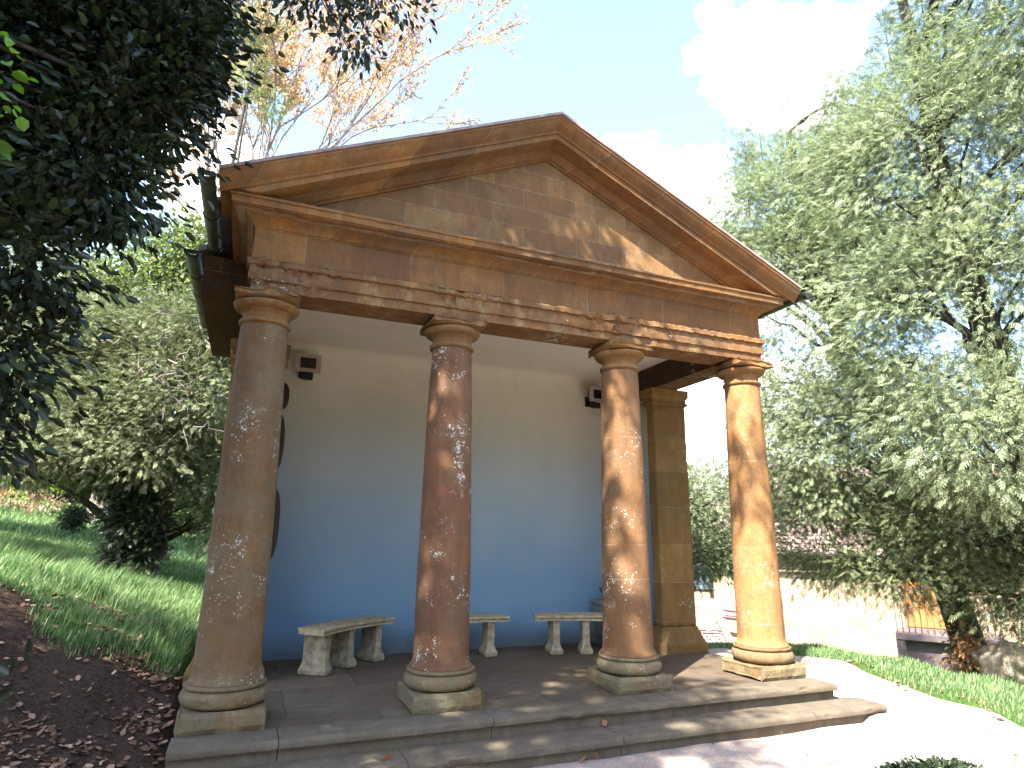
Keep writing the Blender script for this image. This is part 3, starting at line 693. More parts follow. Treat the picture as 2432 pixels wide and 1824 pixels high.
house = thing('stone_house', (.032+11.10*HS, -5.545+13.515*HS, 1.35-3.55*HS), 'cream stone house with a pink tiled roof down the slope behind the right column', 'house', rz=hang); house.scale = (HS, HS, HS)
# local: x along facade to the right, y back, z up (0 at -2.2)
def hb_(mb, name, mat, par=house): return mb.build(name, mat, par, world=False)
hb_(MB().box(0, 16, 0, 6, 0, 3.35), 'wall', M_hw)
hb_(MB().box(-6, -.002, .5, 6, 0, 3.3), 'wing_wall', M_hw)
rf = MB()
rf.add([(-.2, -.35, 3.3), (16.2, -.35, 3.3), (16.2, 3, 5.6), (-.2, 3, 5.6), (-.2, -.35, 3.38), (16.2, -.35, 3.38), (16.2, 3, 5.7), (-.2, 3, 5.7), (-.2, 6.3, 3.3), (16.2, 6.3, 3.3)], [(0, 3, 2, 1), (4, 5, 6, 7), (0, 1, 5, 4), (1, 2, 6, 5), (3, 0, 4, 7), (7, 6, 9, 8), (2, 3, 8, 9)])
rf.add([(-6.2, .2, 3.25), (-.22, .2, 3.25), (-.22, 3, 5.0), (-6.2, 3, 5.0), (-6.2, 6.3, 3.2), (-.22, 6.3, 3.2)], [(0, 1, 2, 3), (3, 2, 5, 4), (0, 3, 4), (1, 5, 2)])
hb_(rf, 'roof', M_tile)
gb = hb_(MB().tube([(-.2, -.42, 3.27), (16.2, -.42, 3.27)], .055, 8), 'eaves_gutter', M_iron)
# leaded window in the wing
wnd = hb_(MB().box(-1.5, -.12, .44, .499, 2.3, 3.15), 'window', M_glass)
mb = MB()
for i in range(-3, 9):
    for sg in (1, -1):
        x0 = -1.5+i*.2 if sg == 1 else -1.5+i*.2+.85
        pts = [(x0+sg*t*.85, 2.3+t*.85) for t in np.linspace(0, 1, 9)]; pts = [q for q in pts if -1.5 <= q[0] <= -.12]
        if len(pts) > 1: mb.tube([(pts[0][0], .43, pts[0][1]), (pts[-1][0], .43, pts[-1][1])], .008, 4)
hb_(mb, 'lead_lattice', M_lw, wnd)
# lower lean-to with the tiled roof facing us
A = Vector((-.15, -.1, 2.02)); B = Vector((.95, -2.55, 1.42)); Cc = B+Vector((-6, -.2, 0)); Dd = A+Vector((-6, 0, 0)); th = Vector((0, 0, .09))
# tiled rows as real overlapping courses
mb = MB(); rows = 17
for r_ in range(rows):
    for c_ in range(26):
        f0, f1 = r_/rows, (r_+1.12)/rows; g0, g1 = c_/26+.001, (c_+.97)/26
        wv = .025*math.sin(c_*.9+r_*.15)+.02*math.sin(c_*.37+1)
        def q(f, g_): return (Dd.lerp(A, 1-g_)).lerp(Cc.lerp(B, 1-g_), f)
        up0, up1 = Vector((0, 0, .004+wv)), Vector((0, 0, .04+wv))
        a_, b_, c2, d_ = q(f0, g0)+up0, q(f0, g1)+up0, q(f1, g1)+up1, q(f1, g0)+up1
        t_ = Vector((0, 0, -.018)); mb.add([a_, b_, c2, d_, a_+t_, b_+t_, c2+t_, d_+t_], [(3, 2, 1, 0), (4, 5, 6, 7), (2, 3, 7, 6), (0, 1, 5, 4), (1, 2, 6, 5), (3, 0, 4, 7)])
hb_(mb, 'lean_to_roof', M_tile)
mb = MB(); mb.add([A+Vector((.02, 0, .02)), B+Vector((.02, 0, .02)), B+Vector((.16, 0, .02)), A+Vector((.16, 0, .02)), A+Vector((.02, 0, .1)), B+Vector((.02, 0, .1)), B+Vector((.16, 0, .1)), A+Vector((.16, 0, .1))], [(3, 2, 1, 0), (4, 5, 6, 7), (0, 1, 5, 4), (1, 2, 6, 5), (2, 3, 7, 6), (3, 0, 4, 7)])
mb.add([Vector((-6.1, -2.5, 0)), Vector((1.0, -2.5, 0)), Vector((0, -.01, 0)), Vector((1.0, -2.5, 1.4)), Vector((-6.1, -2.65, 1.4)), Vector((0, -.01, 2.0))], [(0, 1, 3, 4), (1, 2, 5, 3)])
hb_(mb, 'lean_to_wall', M_hw)
# raised landing with door, railing and steps
lx0, lx1, lz = 3.95, 5.75, 1.78
dr = hb_(MB().box(4.2, 5.15, -.05, -.001, lz+.02, lz+1.45), 'door', M_door)
mb = MB()
for bx in ((4.1, 4.198), (5.152, 5.25)): mb.box(bx[0], bx[1], -.07, -.001, lz+.02, lz+1.54)
mb.box(4.1, 5.25, -.07, -.001, lz+1.455, lz+1.54); hb_(mb, 'door_frame', simple('oak_frame', (.3, .13, .04), .6), dr)
hb_(MB().box(4.48, 4.88, -.062, -.051, lz+.98, lz+1.32), 'door_pane', M_glass, dr)
hb_(MB().box(4.44, 4.92, -.058, -.0505, lz+.94, lz+1.36), 'pane_frame', M_black, dr)
ld = MB(); ld.box(lx0, lx1, -1.1, -.002, lz-.14, lz, .01); ld.box(lx0, lx0+.12, -1.08, -.98, -.2, lz-.142); ld.box(lx1-.12, lx1, -1.08, -.98, -.2, lz-.142); ld.box(lx1-.55, lx1-.45, -1.08, -.98, -.2, lz-.142)
ld.box(lx0+.15, lx0+1.1, -.9, -.86, -.2, lz-.145)
lnd = hb_(ld, 'landing', M_iron)
mb = MB()
mb.box(lx0+1.0, lx1-.56, -1.02, -.9, -.2, lz-.145); hb_(mb, 'landing_pier', M_hw, lnd)
for i in range(17):
    x = lx0+.04+i*(lx1-lx0-.08)/16; hb_(MB().tube([(x, -1.05, lz), (x, -1.05, lz+.85)], .011, 5), 'baluster', M_iron, lnd)
hb_(MB().box(lx0, lx1, -1.07, -1.03, lz+.85, lz+.89), 'handrail', M_iron, lnd)
mb = MB()
for i in range(7): mb.box(lx1+.002+i*.26, lx1+.26+i*.26, -1.05, -.1, lz-.2*(i+1)-.05, lz-.2*(i+1), .006)
hb_(mb, 'stair_treads', M_iron, lnd)
hb_(MB().box(1.55, 1.63, -.1, -.001, 0, 2.6), 'drainpipe', simple('pale_lilac_pipe', (.5, .46, .5), .5))
mb = MB(); mb.tube([(.0, -.35, 1.75), (1.1, -.35, 1.70), (1.5, -.25, 1.5), (1.5, -.02, 1.48)], .035, 6); mb.tube([(.25, -.15, 1.88), (1.2, -.15, 1.83), (1.5, -.06, 1.7)], .035, 6)
hb_(mb, 'wall_rail', simple('purple_brown_rail', (.10, .05, .07), .5))
for x in (7.4, 9.6):
    wd_ = hb_(MB().box(x, x+.7, -.03, -.001, 2.1, 2.9), 'window', M_glass)
    mb = MB(); mb.box(x-.06, x, -.05, -.001, 2.04, 2.96); mb.box(x+.7, x+.76, -.05, -.001, 2.04, 2.96); mb.box(x, x+.7, -.05, -.001, 2.9, 2.96); mb.box(x, x+.7, -.05, -.001, 2.04, 2.1); mb.box(x+.33, x+.37, -.045, -.031, 2.1, 2.9); hb_(mb, 'frame', M_lampw, wd_)

# ------------------------------------------------------------------ foliage
def unit(v): return v/np.maximum(np.linalg.norm(v, axis=-1, keepdims=True), 1e-9)
def frames(d, rg, flat=.6):
    up = unit(rg.normal(size=d.shape)*flat+np.array([0, 0, 1.])); s = unit(np.cross(d, up)); n = np.cross(s, d); return s, n
def yew_template(K=10, w=.085, l=.42):
    T = []
    for k in range(K):
        t = .08+.80*k/(K-1); sg = 1 if k % 2 else -1; ln = l*(1.05-.65*t)
        a = math.radians(38); dx, dy = math.cos(a)*ln, math.sin(a)*ln*sg; b = np.array([t-.05, 0, 0])
        px, py = -math.sin(a)*w*.5, math.cos(a)*w*.5*sg
        T += [b, b+[dx*.5-px, dy*.5-py, .02], b+[dx, dy, -.05], b+[dx*.5+px, dy*.5+py, .02]]
    T += [np.array([0, 0, 0]), np.array([.5, -w*.4, .01]), np.array([1.08, 0, -.04]), np.array([.5, w*.4, .01])]
    return np.array(T), np.arange(len(T)).reshape(-1, 4)
def leaf_template(w=.5, fold=.12, curl=-.08):
    T = np.array([[0, 0, 0], [.3, w*.46, fold], [.7, w*.38, fold*.8], [1, 0, curl], [.7, -w*.38, fold*.8], [.3, -w*.46, fold]]); return T, np.array([[0, 1, 2, 3], [0, 3, 4, 5]])
YEW = yew_template(8, .085, .44); YEWF = yew_template(6, .13, .46); LEAF = leaf_template(); LEAFN = leaf_template(.32)
def instance(pos, d, size, T, rg, flat=.6):
    s, n = frames(d, rg, flat); tv, tf = T
    V = pos[:, None, :]+size[:, None, None]*(tv[None, :, 0:1]*d[:, None, :]+tv[None, :, 1:2]*s[:, None, :]+tv[None, :, 2:3]*n[:, None, :])
    Fc = (np.arange(len(pos))[:, None, None]*len(tv)+tf[None]).reshape(-1, 4)
    return V.reshape(-1, 3), Fc
def crown_pts(blobs, nc, per, cr, rg, inner=.55, droop=.35, flatc=.55, spread=.7):
    B = np.array([b if len(b) == 6 else (*b, b[3], b[3]) for b in blobs], float)   # x,y,z,rx,ry,rz
    B = B[:, :6]; wt = (B[:, 3]*B[:, 4]*B[:, 5])**(2/3); bi = rg.choice(len(B), nc, p=wt/wt.sum())
    u = unit(rg.normal(size=(nc, 3))); rad = inner+(1-inner)*rg.random(nc)**.6
    c = B[bi, :3]+u*rad[:, None]*B[bi, 3:6]
    pos = np.repeat(c, per, 0)+rg.normal(size=(nc*per, 3))*np.array([1, 1, flatc])*cr
    od = unit(np.repeat(u, per, 0)*1.0+(pos-np.repeat(c, per, 0))/cr*.5+rg.normal(size=(nc*per, 3))*spread*.6+np.array([0, 0, -droop]))
    return pos, od, c, bi
def limbs(mb, base, tips, r0, rg, n=7, sag=.1, twist=.25, trunk=None):
    for t in tips:
        a = Vector(base) if trunk is None else Vector(trunk(rg.random()*.75+.2)); b = Vector(t); pts = []; rad = []
        L_ = (b-a).length; rr = r0*min(1, .25+.12*L_)
        for i in range(n+1):
            f = i/n; p = a.lerp(b, f); p.z += sag*L_*math.sin(math.pi*f)
            j = Vector(rg.normal(size=3).tolist())*twist*.06*L_*(math.sin(math.pi*f)); pts.append(p+j); rad.append(rr*(1-.85*f)+.003)
        mb.tube(pts, rad, 6, cap=False)
def tree(name, loc, label, cat, blobs, mat, bark, nc, per, cr, size, T=YEW, trunk_pts=None, trunk_r=.2, seed=1, group=None, inner=.55, droop=.35, flat=.6, nlimb=30, limb_r=.07, flatc=.55, spread=.7, keep=None, spires=()):
    rg = np.random.default_rng(seed); t = thing(name, loc, label, cat, group)
    pos, d, cc, bi = crown_pts(blobs, nc, per, cr, rg, inner, droop, flatc, spread)
    if keep is not None: k = keep(pos); pos, d = pos[k], d[k]
    for (sx_, sy_, sz_, h_, r_) in spires:
        n_ = 230; f = rg.random(n_)**1.3; a = rg.random(n_)*2*np.pi; rr = r_*(1-f)*(.35+.75*rg.random(n_))+.02
        pos = np.r_[pos, np.c_[sx_+rr*np.cos(a), sy_+rr*np.sin(a), sz_-h_*(1-f)+.06*rg.normal(size=n_)]]; d = np.r_[d, unit(np.c_[np.cos(a), np.sin(a), .55-.5*(1-f)]+rg.normal(size=(n_, 3))*.25)]
    sz = size*(.7+.6*rg.random(len(pos)))
    V, Fc = instance(pos, d, sz, T, rg, flat)
    if trunk_pts:
        mb = MB(); n = len(trunk_pts); fine = []
        for i in range(n-1):
            for k in range(4): f = k/4; fine.append(Vector(trunk_pts[i]).lerp(Vector(trunk_pts[i+1]), f)+Vector((fbm((i+f, seed, 0), 1.3)*.06, fbm((0, i+f, seed), 1.3)*.06, 0)))
        fine.append(Vector(trunk_pts[-1])); rr = [trunk_r*(1-.85*i/(len(fine)-1)) for i in range(len(fine))]; rr[0] *= 1.5; rr[1] *= 1.15
        mb.tube(fine, rr, 12); mb.build('trunk', bark, t, smooth=True)
        if nlimb:
            ml = MB(); sel = rg.choice(len(cc), nlimb, replace=False)
            cs = cc[sel]
            if keep is not None: cs = cs[keep(cs)]
            def near(c):
                zt = min(max(c[2]-.5-.25*math.hypot(c[0]-fine[0].x, c[1]-fine[0].y), fine[0].z+.3), fine[-1].z-.1)
                return min(fine, key=lambda p: abs(p.z-zt))
            for c in cs: limbs(ml, near(c), [c], limb_r, rg)
            for (sx_, sy_, sz_, h_, r_) in spires: limbs(ml, near((sx_, sy_, sz_-h_-1)), [(sx_, sy_, sz_-h_)], limb_r, rg); limbs(ml, (sx_, sy_, sz_-h_), [(sx_, sy_, sz_+.12)], .02, rg, sag=0, twist=.1)
            ml.build('branches', bark, t, smooth=True)
    mesh_obj('crown', V, Fc, mat, t)
    return t
M_yewL = leafmat('yew_needles_grey_green', (.13, .17, .09), (.215, .255, .135), (.29, .32, .2), rough=.55, spec=.35, trans=.28)
M_yewD = leafmat('yew_needles_dark', (.095, .12, .055), (.155, .18, .085), (.22, .24, .13), rough=.55, spec=.35, trans=.18)
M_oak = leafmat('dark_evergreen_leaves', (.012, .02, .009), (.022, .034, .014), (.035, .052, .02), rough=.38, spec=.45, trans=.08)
M_lime = leafmat('lime_green_leaves', (.09, .2, .03), (.14, .28, .045), trans=.4)
M_brd = leafmat('fresh_green_leaves', (.10, .14, .045), (.15, .19, .07), (.2, .23, .1), trans=.25)
M_brz = leafmat('bronze_young_leaves', (.50, .32, .20), (.55, .39, .26), (.46, .40, .22), trans=.4)
M_pale = leafmat('pale_olive_leaves', (.15, .2, .08), (.2, .26, .11), trans=.35)
M_brown = leafmat('dry_brown_leaves', (.22, .12, .06), (.3, .18, .08), trans=.2)

# right-hand yews
tree('yew_tree', (9.9, -.5, gz(9.9, -.5)), 'tallest grey-green yew filling the right edge of the view', 'tree',
     [(9.6, -1.6, 9.5, 1.7, 1.8, 2.4), (9.1, -.5, 6.4, 2.0, 2.0, 2.0), (8.8, -.5, 4.2, 2.1, 2.0, 1.6), (8.3, -.9, 2.7, 1.4, 1.3, 1.0), (9.5, .5, 7.4, 1.4, 1.4, 1.5), (9.2, -2.4, 10.4, 1.4, 1.4, 1.2), (8.6, -2.2, 7.6, 1.3, 1.3, 1.6)],
     M_yewL, M_bark, 2500, 20, .22, .145, seed=11, trunk_pts=[(9.9, -.5, -.9), (9.6, -.4, 2), (9.2, -.2, 6), (9.1, 0, 11.5)], trunk_r=.32, nlimb=70, inner=.6, droop=.6, spires=((9.3, .4, 10.2, 2.0, .5), (9.35, -.2, 11.2, 2.4, .6)))
tree('yew_tree', (10.9, 1.3, gz(10.9, 1.3)), 'middle yew with thin upright spires just right of the pediment', 'tree',
     [(8.75, 2.1, 5.0, 1.75, 1.7, 2.2), (8.9, 1.7, 3.0, 1.9, 1.6, 1.3), (8.2, 1.9, 2.5, 1.0, 1.0, .8), (8.6, 2.3, 7.0, 1.2, 1.2, 1.2), (9.5, 1.5, 6.8, 1.5, 1.4, 1.7), (7.95, 2.6, 7.2, .42, .42, 1.25), (7.95, 2.65, 8.3, .2, .2, .75), (8.6, 2.2, 8.0, .4, .4, 1.0), (8.75, 2.1, 9.1, .18, .18, .6), (9.5, 1.5, 8.7, .5, .5, .9), (9.4, 1.3, 9.6, .2, .2, .6), (7.5, 2.9, 6.2, .3, .3, .8), (8.3, 1.6, 1.9, .9, .8, .45), (9.3, .9, 1.5, 1.0, .8, .55)],
     M_yewL, M_bark, 2500, 20, .2, .135, seed=12, trunk_pts=[(10.9, 1.3, -1.8), (10.3, 1.5, 1.2), (9.2, 2.0, 5), (8.7, 2.1, 8.8)], trunk_r=.28, nlimb=90, inner=.6, droop=.6, spires=((8.32, 2.43, 9.8, 2.6, .55), (8.7, 2.0, 9.5, 1.9, .4), (9.19, 1.4, 9.9, 2.4, .5), (7.55, 3.16, 7.9, 1.5, .3), (8.0, 2.5, 8.7, 1.6, .4)))
tree('yew_tree', (7.6, 5.6, gz(7.6, 5.6)), 'low green yew seen in the gap between the pilaster and the right column', 'tree',
     [(8.5, 4.8, 2.0, 1.25, 1.2, .95), (8.0, 4.8, 1.1, .9, .9, .6), (9.3, 5.0, 1.6, 1.0, 1.0, 1.0), (7.9, 5.0, 2.2, .6, .6, .6), (7.6, 4.7, .75, .35, .35, .4)],
     M_yewL, M_bark, 900, 18, .18, .13, seed=13, trunk_pts=[(7.6, 5.6, -1.), (7.9, 5.5, 1), (8.4, 5.0, 2.6)], trunk_r=.18, nlimb=30, inner=.5)
tree('yew_tree', (11.6, -1.4, gz(11.6, -1.4)), 'shaded yew low on the slope in front of the stone house', 'tree',
     [(11.0, .0, 2.2, 1.5, 1.4, 1.3), (10.6, -1.2, 1.2, 1.2, 1.1, .9), (10.5, -1.8, -.1, .9, .9, .8), (10.9, 1.2, 1.7, 1.1, 1.1, .6), (10.6, .2, .7, .8, .8, .5), (8.7, 1.0, 1.0, 1.0, .9, .45), (9.4, -.2, .75, 1.1, .9, .55), (9.9, -1.4, .25, 1.0, .8, .7), (8.25, 1.75, 1.15, .8, .8, .42), (9.2, .4, 1.7, 1.2, 1.1, .6), (9.6, -1.2, 1.6, 1.1, 1., .7)],
     M_yewD, M_bark, 2200, 16, .22, .13, seed=14, trunk_pts=[(11.6, -1.4, -2.4), (11.3, -1., 0), (11.0, .0, 3.4)], trunk_r=.25, nlimb=60, inner=.35)
# left-hand yew and its companions
tree('yew_tree', (-1.75, 6.9, gz(-1.75, 6.9)), 'spreading dark yew on the grass bank left of the temple', 'tree',
     [(-2.0, 6.6, 3.1, 1.5, 1.4, 1.1), (-1.0, 6.5, 3.6, 1.2, 1.2, 1.0), (-3.4, 6.6, 2.7, 1.1, 1.1, .7), (-1.5, 6.9, 4.6, 1.3, 1.2, .9), (-1.8, 6.9, 2.5, 1.0, 1.0, .6), (-.5, 6.9, 2.4, .8, .8, 1.0), (-3.0, 7.2, 3.9, 1.2, 1.1, .8), (-.6, 6.6, 5.0, .9, .9, .9), (-4.2, 7.2, 3.4, .9, .9, .8), (-.2, 6.8, 1.6, .5, .6, .6), (-2.8, 7.0, 4.8, 1.0, 1.0, .8)],
     M_yewD, M_bark, 2400, 16, .22, .15, seed=21, trunk_pts=[(-1.75, 6.9, .5), (-1.7, 6.9, 2), (-1.6, 6.9, 5)], trunk_r=.42, nlimb=90, inner=.45)
tree('yew_bush', (-1.75, 6.5, gz(-1.75, 6.5)), 'nearly black rounded yew stump growth under the left yew', 'bush',
     [(-1.62, 6.35, 1.55, .47, .42, .5), (-1.6, 6.4, 1.05, .36, .32, .45)], M_oak, M_bark, 260, 14, .1, .11, T=YEWF, seed=22, inner=.2)
tree('broadleaf_tree', (-3.0, 13.5, gz(-3.0, 13.5)), 'fresh green sunlit tree behind the left yew', 'tree',
     [(-2.8, 12.5, 7.0, 1.8, 1.7, 1.8), (-1.5, 12.3, 8.6, 1.3, 1.3, 1.2), (-4.2, 12.3, 6.6, 1.5, 1.4, 1.6), (-.9, 12.5, 6.6, 1.4, 1.2, 1.7), (-4.9, 12.6, 4.8, 1.4, 1.3, 1.5), (-2.6, 12.4, 8.6, .9, .9, .8)],
     M_brd, M_bark, 1300, 22, .30, .14, T=LEAF, seed=23, trunk_pts=[(-3.0, 13.5, .9), (-2.9, 13.3, 4), (-2.7, 13, 7.4)], trunk_r=.3, nlimb=70, inner=.5)
tree('broadleaf_tree', (-6.0, 12.0, gz(-6.0, 12.0)), 'dark leafy tree at the far left edge behind the bank', 'tree',
     [(-4.6, 10.2, 4.5, 1.5, 1.4, 1.3), (-5.6, 10.4, 6.3, 1.8, 1.6, 1.7), (-4.9, 10.3, 3.2, 1.3, 1.2, .8), (-6.5, 10.5, 4.2, 1.4, 1.3, 1.4)],
     M_yewD, M_bark, 520, 14, .3, .28, T=YEW, seed=24, trunk_pts=[(-6, 12, 1.6), (-5.8, 11.8, 4), (-5.6, 11.5, 7.4)], trunk_r=.3, nlimb=40, inner=.5)
# foreground dark evergreen whose canopy shades the temple
A_bl = [(-3.6, -3.2, 9.2, 2.2, 2.6, .9), (-6.6, -3.0, 9.4, 2.4, 2.8, 1.0), (-4.8, -5.9, 9.2, 1.9, 2.0, .9), (-7.8, -6.2, 9.2, 2.2, 2.0, 1.0), (-1.7, -2.6, 9.1, 1.6, 1.5, .7), (-2.5, -4.3, 8.9, 1.1, 1.2, .7), (-3.4, -1.0, 9.0, 1.6, 1.0, .7), (-.4, -2.2, 9.0, 1.0, .9, .5), (.35, -3.6, 9.0, .45, .5, .3), (-3.3, -5.8, 9.0, 1.5, 1.3, .6), (-4.6, -7.3, 9.1, 1.9, 1.2, .7), (-3.0, -5.1, 8.9, .9, .8, .5), (-2.6, -7.0, 9.0, .8, .7, .4)]
B_bl = [(-1.75, -.5, 6.0, 1.15, .9, .95), (-1.65, -.7, 4.75, .95, .7, .75), (-2.2, -.7, 3.7, .8, .6, .6), (-1.55, -.75, 3.75, .55, .45, .5), (-1.05, -.8, 4.9, .42, .4, .6), (-2.35, -.9, 2.75, .55, .45, .6), (-1.42, -1.15, 3.0, .36, .3, .42), (-1.45, -1.15, 2.4, .3, .28, .4), (-1.5, -1.2, 1.9, .2, .2, .25), (-3.6, -1.6, 4.6, 1.2, 1.0, 1.3), (-3.4, -1.4, 6.6, 1.3, 1.0, 1.0), (-4.2, -3.2, 5.8, 1.2, 1.2, 1.6), (-3.4, -.9, 2.6, 1.0, 1.0, 1.2), (-1.0, -.6, 6.1, .45, .5, .7), (-2.2, -.5, 4.9, .9, .7, .9), (-1.2, -.9, 4.0, .3, .3, .3), (-.98, -1.0, 4.2, .38, .32, .45), (-.85, -.95, 4.75, .33, .3, .45), (-.82, -.9, 5.35, .3, .3, .45), (-1.15, -1.05, 3.6, .36, .32, .35)]  # includes unseen clumps added at left to shade first column and entablature side
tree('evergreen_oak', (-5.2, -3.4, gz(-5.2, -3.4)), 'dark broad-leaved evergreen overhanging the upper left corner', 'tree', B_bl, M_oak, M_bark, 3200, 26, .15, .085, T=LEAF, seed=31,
     trunk_pts=[(-5.2, -3.4, 0), (-5.1, -3.3, 2.5), (-4.8, -3.1, 6), (-4.4, -2.9, 9.6)], trunk_r=.42, nlimb=60, inner=.1, droop=.5, flat=1.2, limb_r=.05)
T0 = [o for o in bpy.data.objects if o.name.startswith('evergreen_oak')][0]
rg = np.random.default_rng(33)
pos, d, cc, bi = crown_pts(A_bl, 1100, 34, .18, rg, .15, .3)
# openings in the canopy that let single sun flecks through to the porch, steps and bank
tq = (9.0-pos[:, 2])/SUN.z; qx, qy = pos[:, 0]+SUN.x*tq, pos[:, 1]+SUN.y*tq; ok = np.ones(len(pos), bool)
for (hx, hy, hz, hr) in ((1.5, -.22, .75, .2), (1.56, -.2, 2.75, .13), (1.5, -.2, 1.2, .1), (1.0, -.78, -.14, .16), (.8, -.45, 0, .14), (1.15, -.5, 0, .1), (2.4, -.45, 0, .16), (2.15, .15, 0, .14), (1.4, -.05, 0, .1), (3.4, -.2, 1.0, .17), (3.42, -.22, 2.2, .2), (3.45, -.2, .45, .15), (3.38, -.2, 1.6, .1), (2.9, .35, 0, .12), (2.7, .1, 0, .12), (4.5, .3, 0, .3), (3.0, -.35, 0, .14), (2.6, -1.3, -.27, .14), (3.2, -1.2, -.27, .2), (1.9, -.75, -.14, .13), (3.5, -.78, -.14, .18), (2.1, -.16, 4.45, .09), (-1.5, .0, 0, .16), (-1.1, -1.0, -.1, .14), (-1.9, .9, .3, .12), (4.2, -.2, 3.55, .16), (4.7, -.2, 3.6, .2), (1.3, -.2, 3.5, .07), (2.3, -.75, -.14, .1)):
    th_ = (9.0-hz)/SUN.z; ok &= np.hypot(qx-(hx+SUN.x*th_), qy-(hy+SUN.y*th_)) > hr*.85
pos, d = pos[ok], d[ok]
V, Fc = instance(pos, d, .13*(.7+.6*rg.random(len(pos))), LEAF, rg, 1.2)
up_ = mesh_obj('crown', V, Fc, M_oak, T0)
pos, d, cc2, bi = crown_pts([(.05, -.75, 5.95, .5, .3, .22), (.62, -.8, 6.05, .42, .3, .2), (-.45, -.7, 6.2, .4, .3, .3), (.35, -.75, 6.35, .6, .3, .2), (.5, -.7, 5.6, .25, .2, .12)], 95, 16, .1, rg, .1, .5)
V, Fc = instance(pos, d, .075*(.7+.6*rg.random(len(pos))), LEAF, rg, 1.2)
mesh_obj('crown', V, Fc, M_oak, T0)
mb = MB()
for c in cc[::14]: limbs(mb, (-4.6, -3.0, 8.0), [c], .1, rg)
for c in cc2[::5]: limbs(mb, (-1.3, -1.2, 7.2), [c], .02, rg)
limbs(mb, (-4.4, -2.9, 9.6), [(-4.6, -3.0, 8.0)], .1, rg); limbs(mb, (-4.8, -3.1, 6), [(-4.6, -3.0, 7.0)], .14, rg); limbs(mb, (-4.6, -3.0, 7.0), [(-4.6, -3.0, 8.0)], .12, rg)
limbs(mb, (-4.6, -3.0, 7.0), [(-1.3, -1.2, 7.2)], .12, rg)
mb.build('branches', M_bark, T0, smooth=True)
# lime green sprig
tree('young_maple', (-2.6, -3.0, gz(-2.6, -3.0)), 'bright lime leaves of a young maple near the left edge', 'tree',
     [(-1.2, -2.6, 3.25, .14, .12, .2), (-1.22, -2.55, 3.0, .1, .1, .16)], M_lime, M_bark, 20, 6, .05, .055, T=leaf_template(.85), seed=35, inner=.1, trunk_pts=[(-2.6, -3, .2), (-2.4, -2.9, 1.8), (-1.6, -2.65, 3.1)], trunk_r=.03, nlimb=6, limb_r=.02)
# bronze-leaved tree behind the temple, recursive twigs
def twig_tree(name, base, label, height, lean, mat, bark, seed, lv=5, leaf=.16, spread=.42, tr=.18, leafn=4, zmin=8.5, first=2.6):
    rg = np.random.default_rng(seed); t = thing(name, base, label, 'tree'); mb = MB(); tips = []
    def grow(p, d, L_, r, k):
        n = 4; pts = [p]; q = Vector(p); dd = Vector(d)
        for i in range(n):
            dd = (dd+Vector(rg.normal(size=3).tolist())*.10+Vector((0, 0, .03))).normalized(); q = q+dd*(L_/n); pts.append(q.copy())
            if k <= 2: tips.append((q.copy(), dd.copy()))
        mb.tube(pts, [r*(1-.35*i/n) for i in range(n+1)], 6 if k > 3 else 4, cap=False)
        if k == 0: return
        m_ = 4 if (k > lv-2 or k <= 1) else 3
        for i in range(m_):
            a = Vector(rg.normal(size=3).tolist()); a = (a-dd*a.dot(dd)).normalized()
            nd = (dd*(1-spread*.5)+a*spread*(.7+.6*rg.random())).normalized()
            grow(pts[-1] if i else pts[-2], nd, L_*(.66+.16*rg.random()), r*.6, k-1)
    grow(Vector(base), Vector(lean).normalized(), height*.38, tr, lv)
    mb.build('branches', bark, t, smooth=True)
    tips = [x for x in tips if x[0].z > zmin]
    P_ = np.array([x[0][:] for x in tips]); D_ = np.array([x[1][:] for x in tips]); n = len(P_)
    P_ = np.repeat(P_, leafn, 0)+rg.normal(size=(n*leafn, 3))*.03; D_ = unit(np.repeat(D_, leafn, 0)+rg.normal(size=(n*leafn, 3))*.7)
    V, Fc = instance(P_, D_, leaf*(.6+.7*rg.random(len(P_))), LEAFN, rg, 1.5); mesh_obj('crown', V, Fc, mat, t); return t
twig_tree('bronze_leaved_maple', (-.4, 13.2, .8), 'open-crowned tree with bronze young leaves rising above the temple roof', 14.5, (-.0, -.02, 1), M_brz, M_twig, 41, lv=6, leaf=.14, spread=.27, tr=.14, leafn=5)
tree('pale_conifer', (-1.6, 9.5, gz(-1.6, 9.5)), 'pale olive tree top above the left roof corner', 'tree', [(-.95, 9.3, 12.6, .55, .5, 1.1), (-.5, 9.3, 11.8, .5, .5, .5), (-1.0, 9.3, 14, .8, .8, .8)], M_pale, M_bark, 110, 16, .16, .12, T=YEWF, seed=42, trunk_pts=[(-1.6, 9.5, .6), (-1.4, 9.5, 6), (-1.0, 9.3, 13.6)], trunk_r=.12, nlimb=30, limb_r=.025, inner=.1)
# bare twigs hanging in front of the left yew
rgt = np.random.default_rng(51); dt = thing('dead_branch', (-1.0, 5.6, 4.4), 'tangle of pale bare twigs hanging from the left yew beside the left column', 'branch'); mb = MB()
for i in range(45):
    p = Vector((-1.35+rgt.normal()*.35, 5.5+rgt.normal()*.15, 3.7+rgt.normal()*.45)); q = p+Vector((rgt.normal()*.35, rgt.normal()*.1, rgt.normal()*.25-.15)); limbs(mb, p, [q], .03, rgt, n=5, sag=.12, twist=1.8)
mb.build('twigs', M_twig, dt, smooth=True)
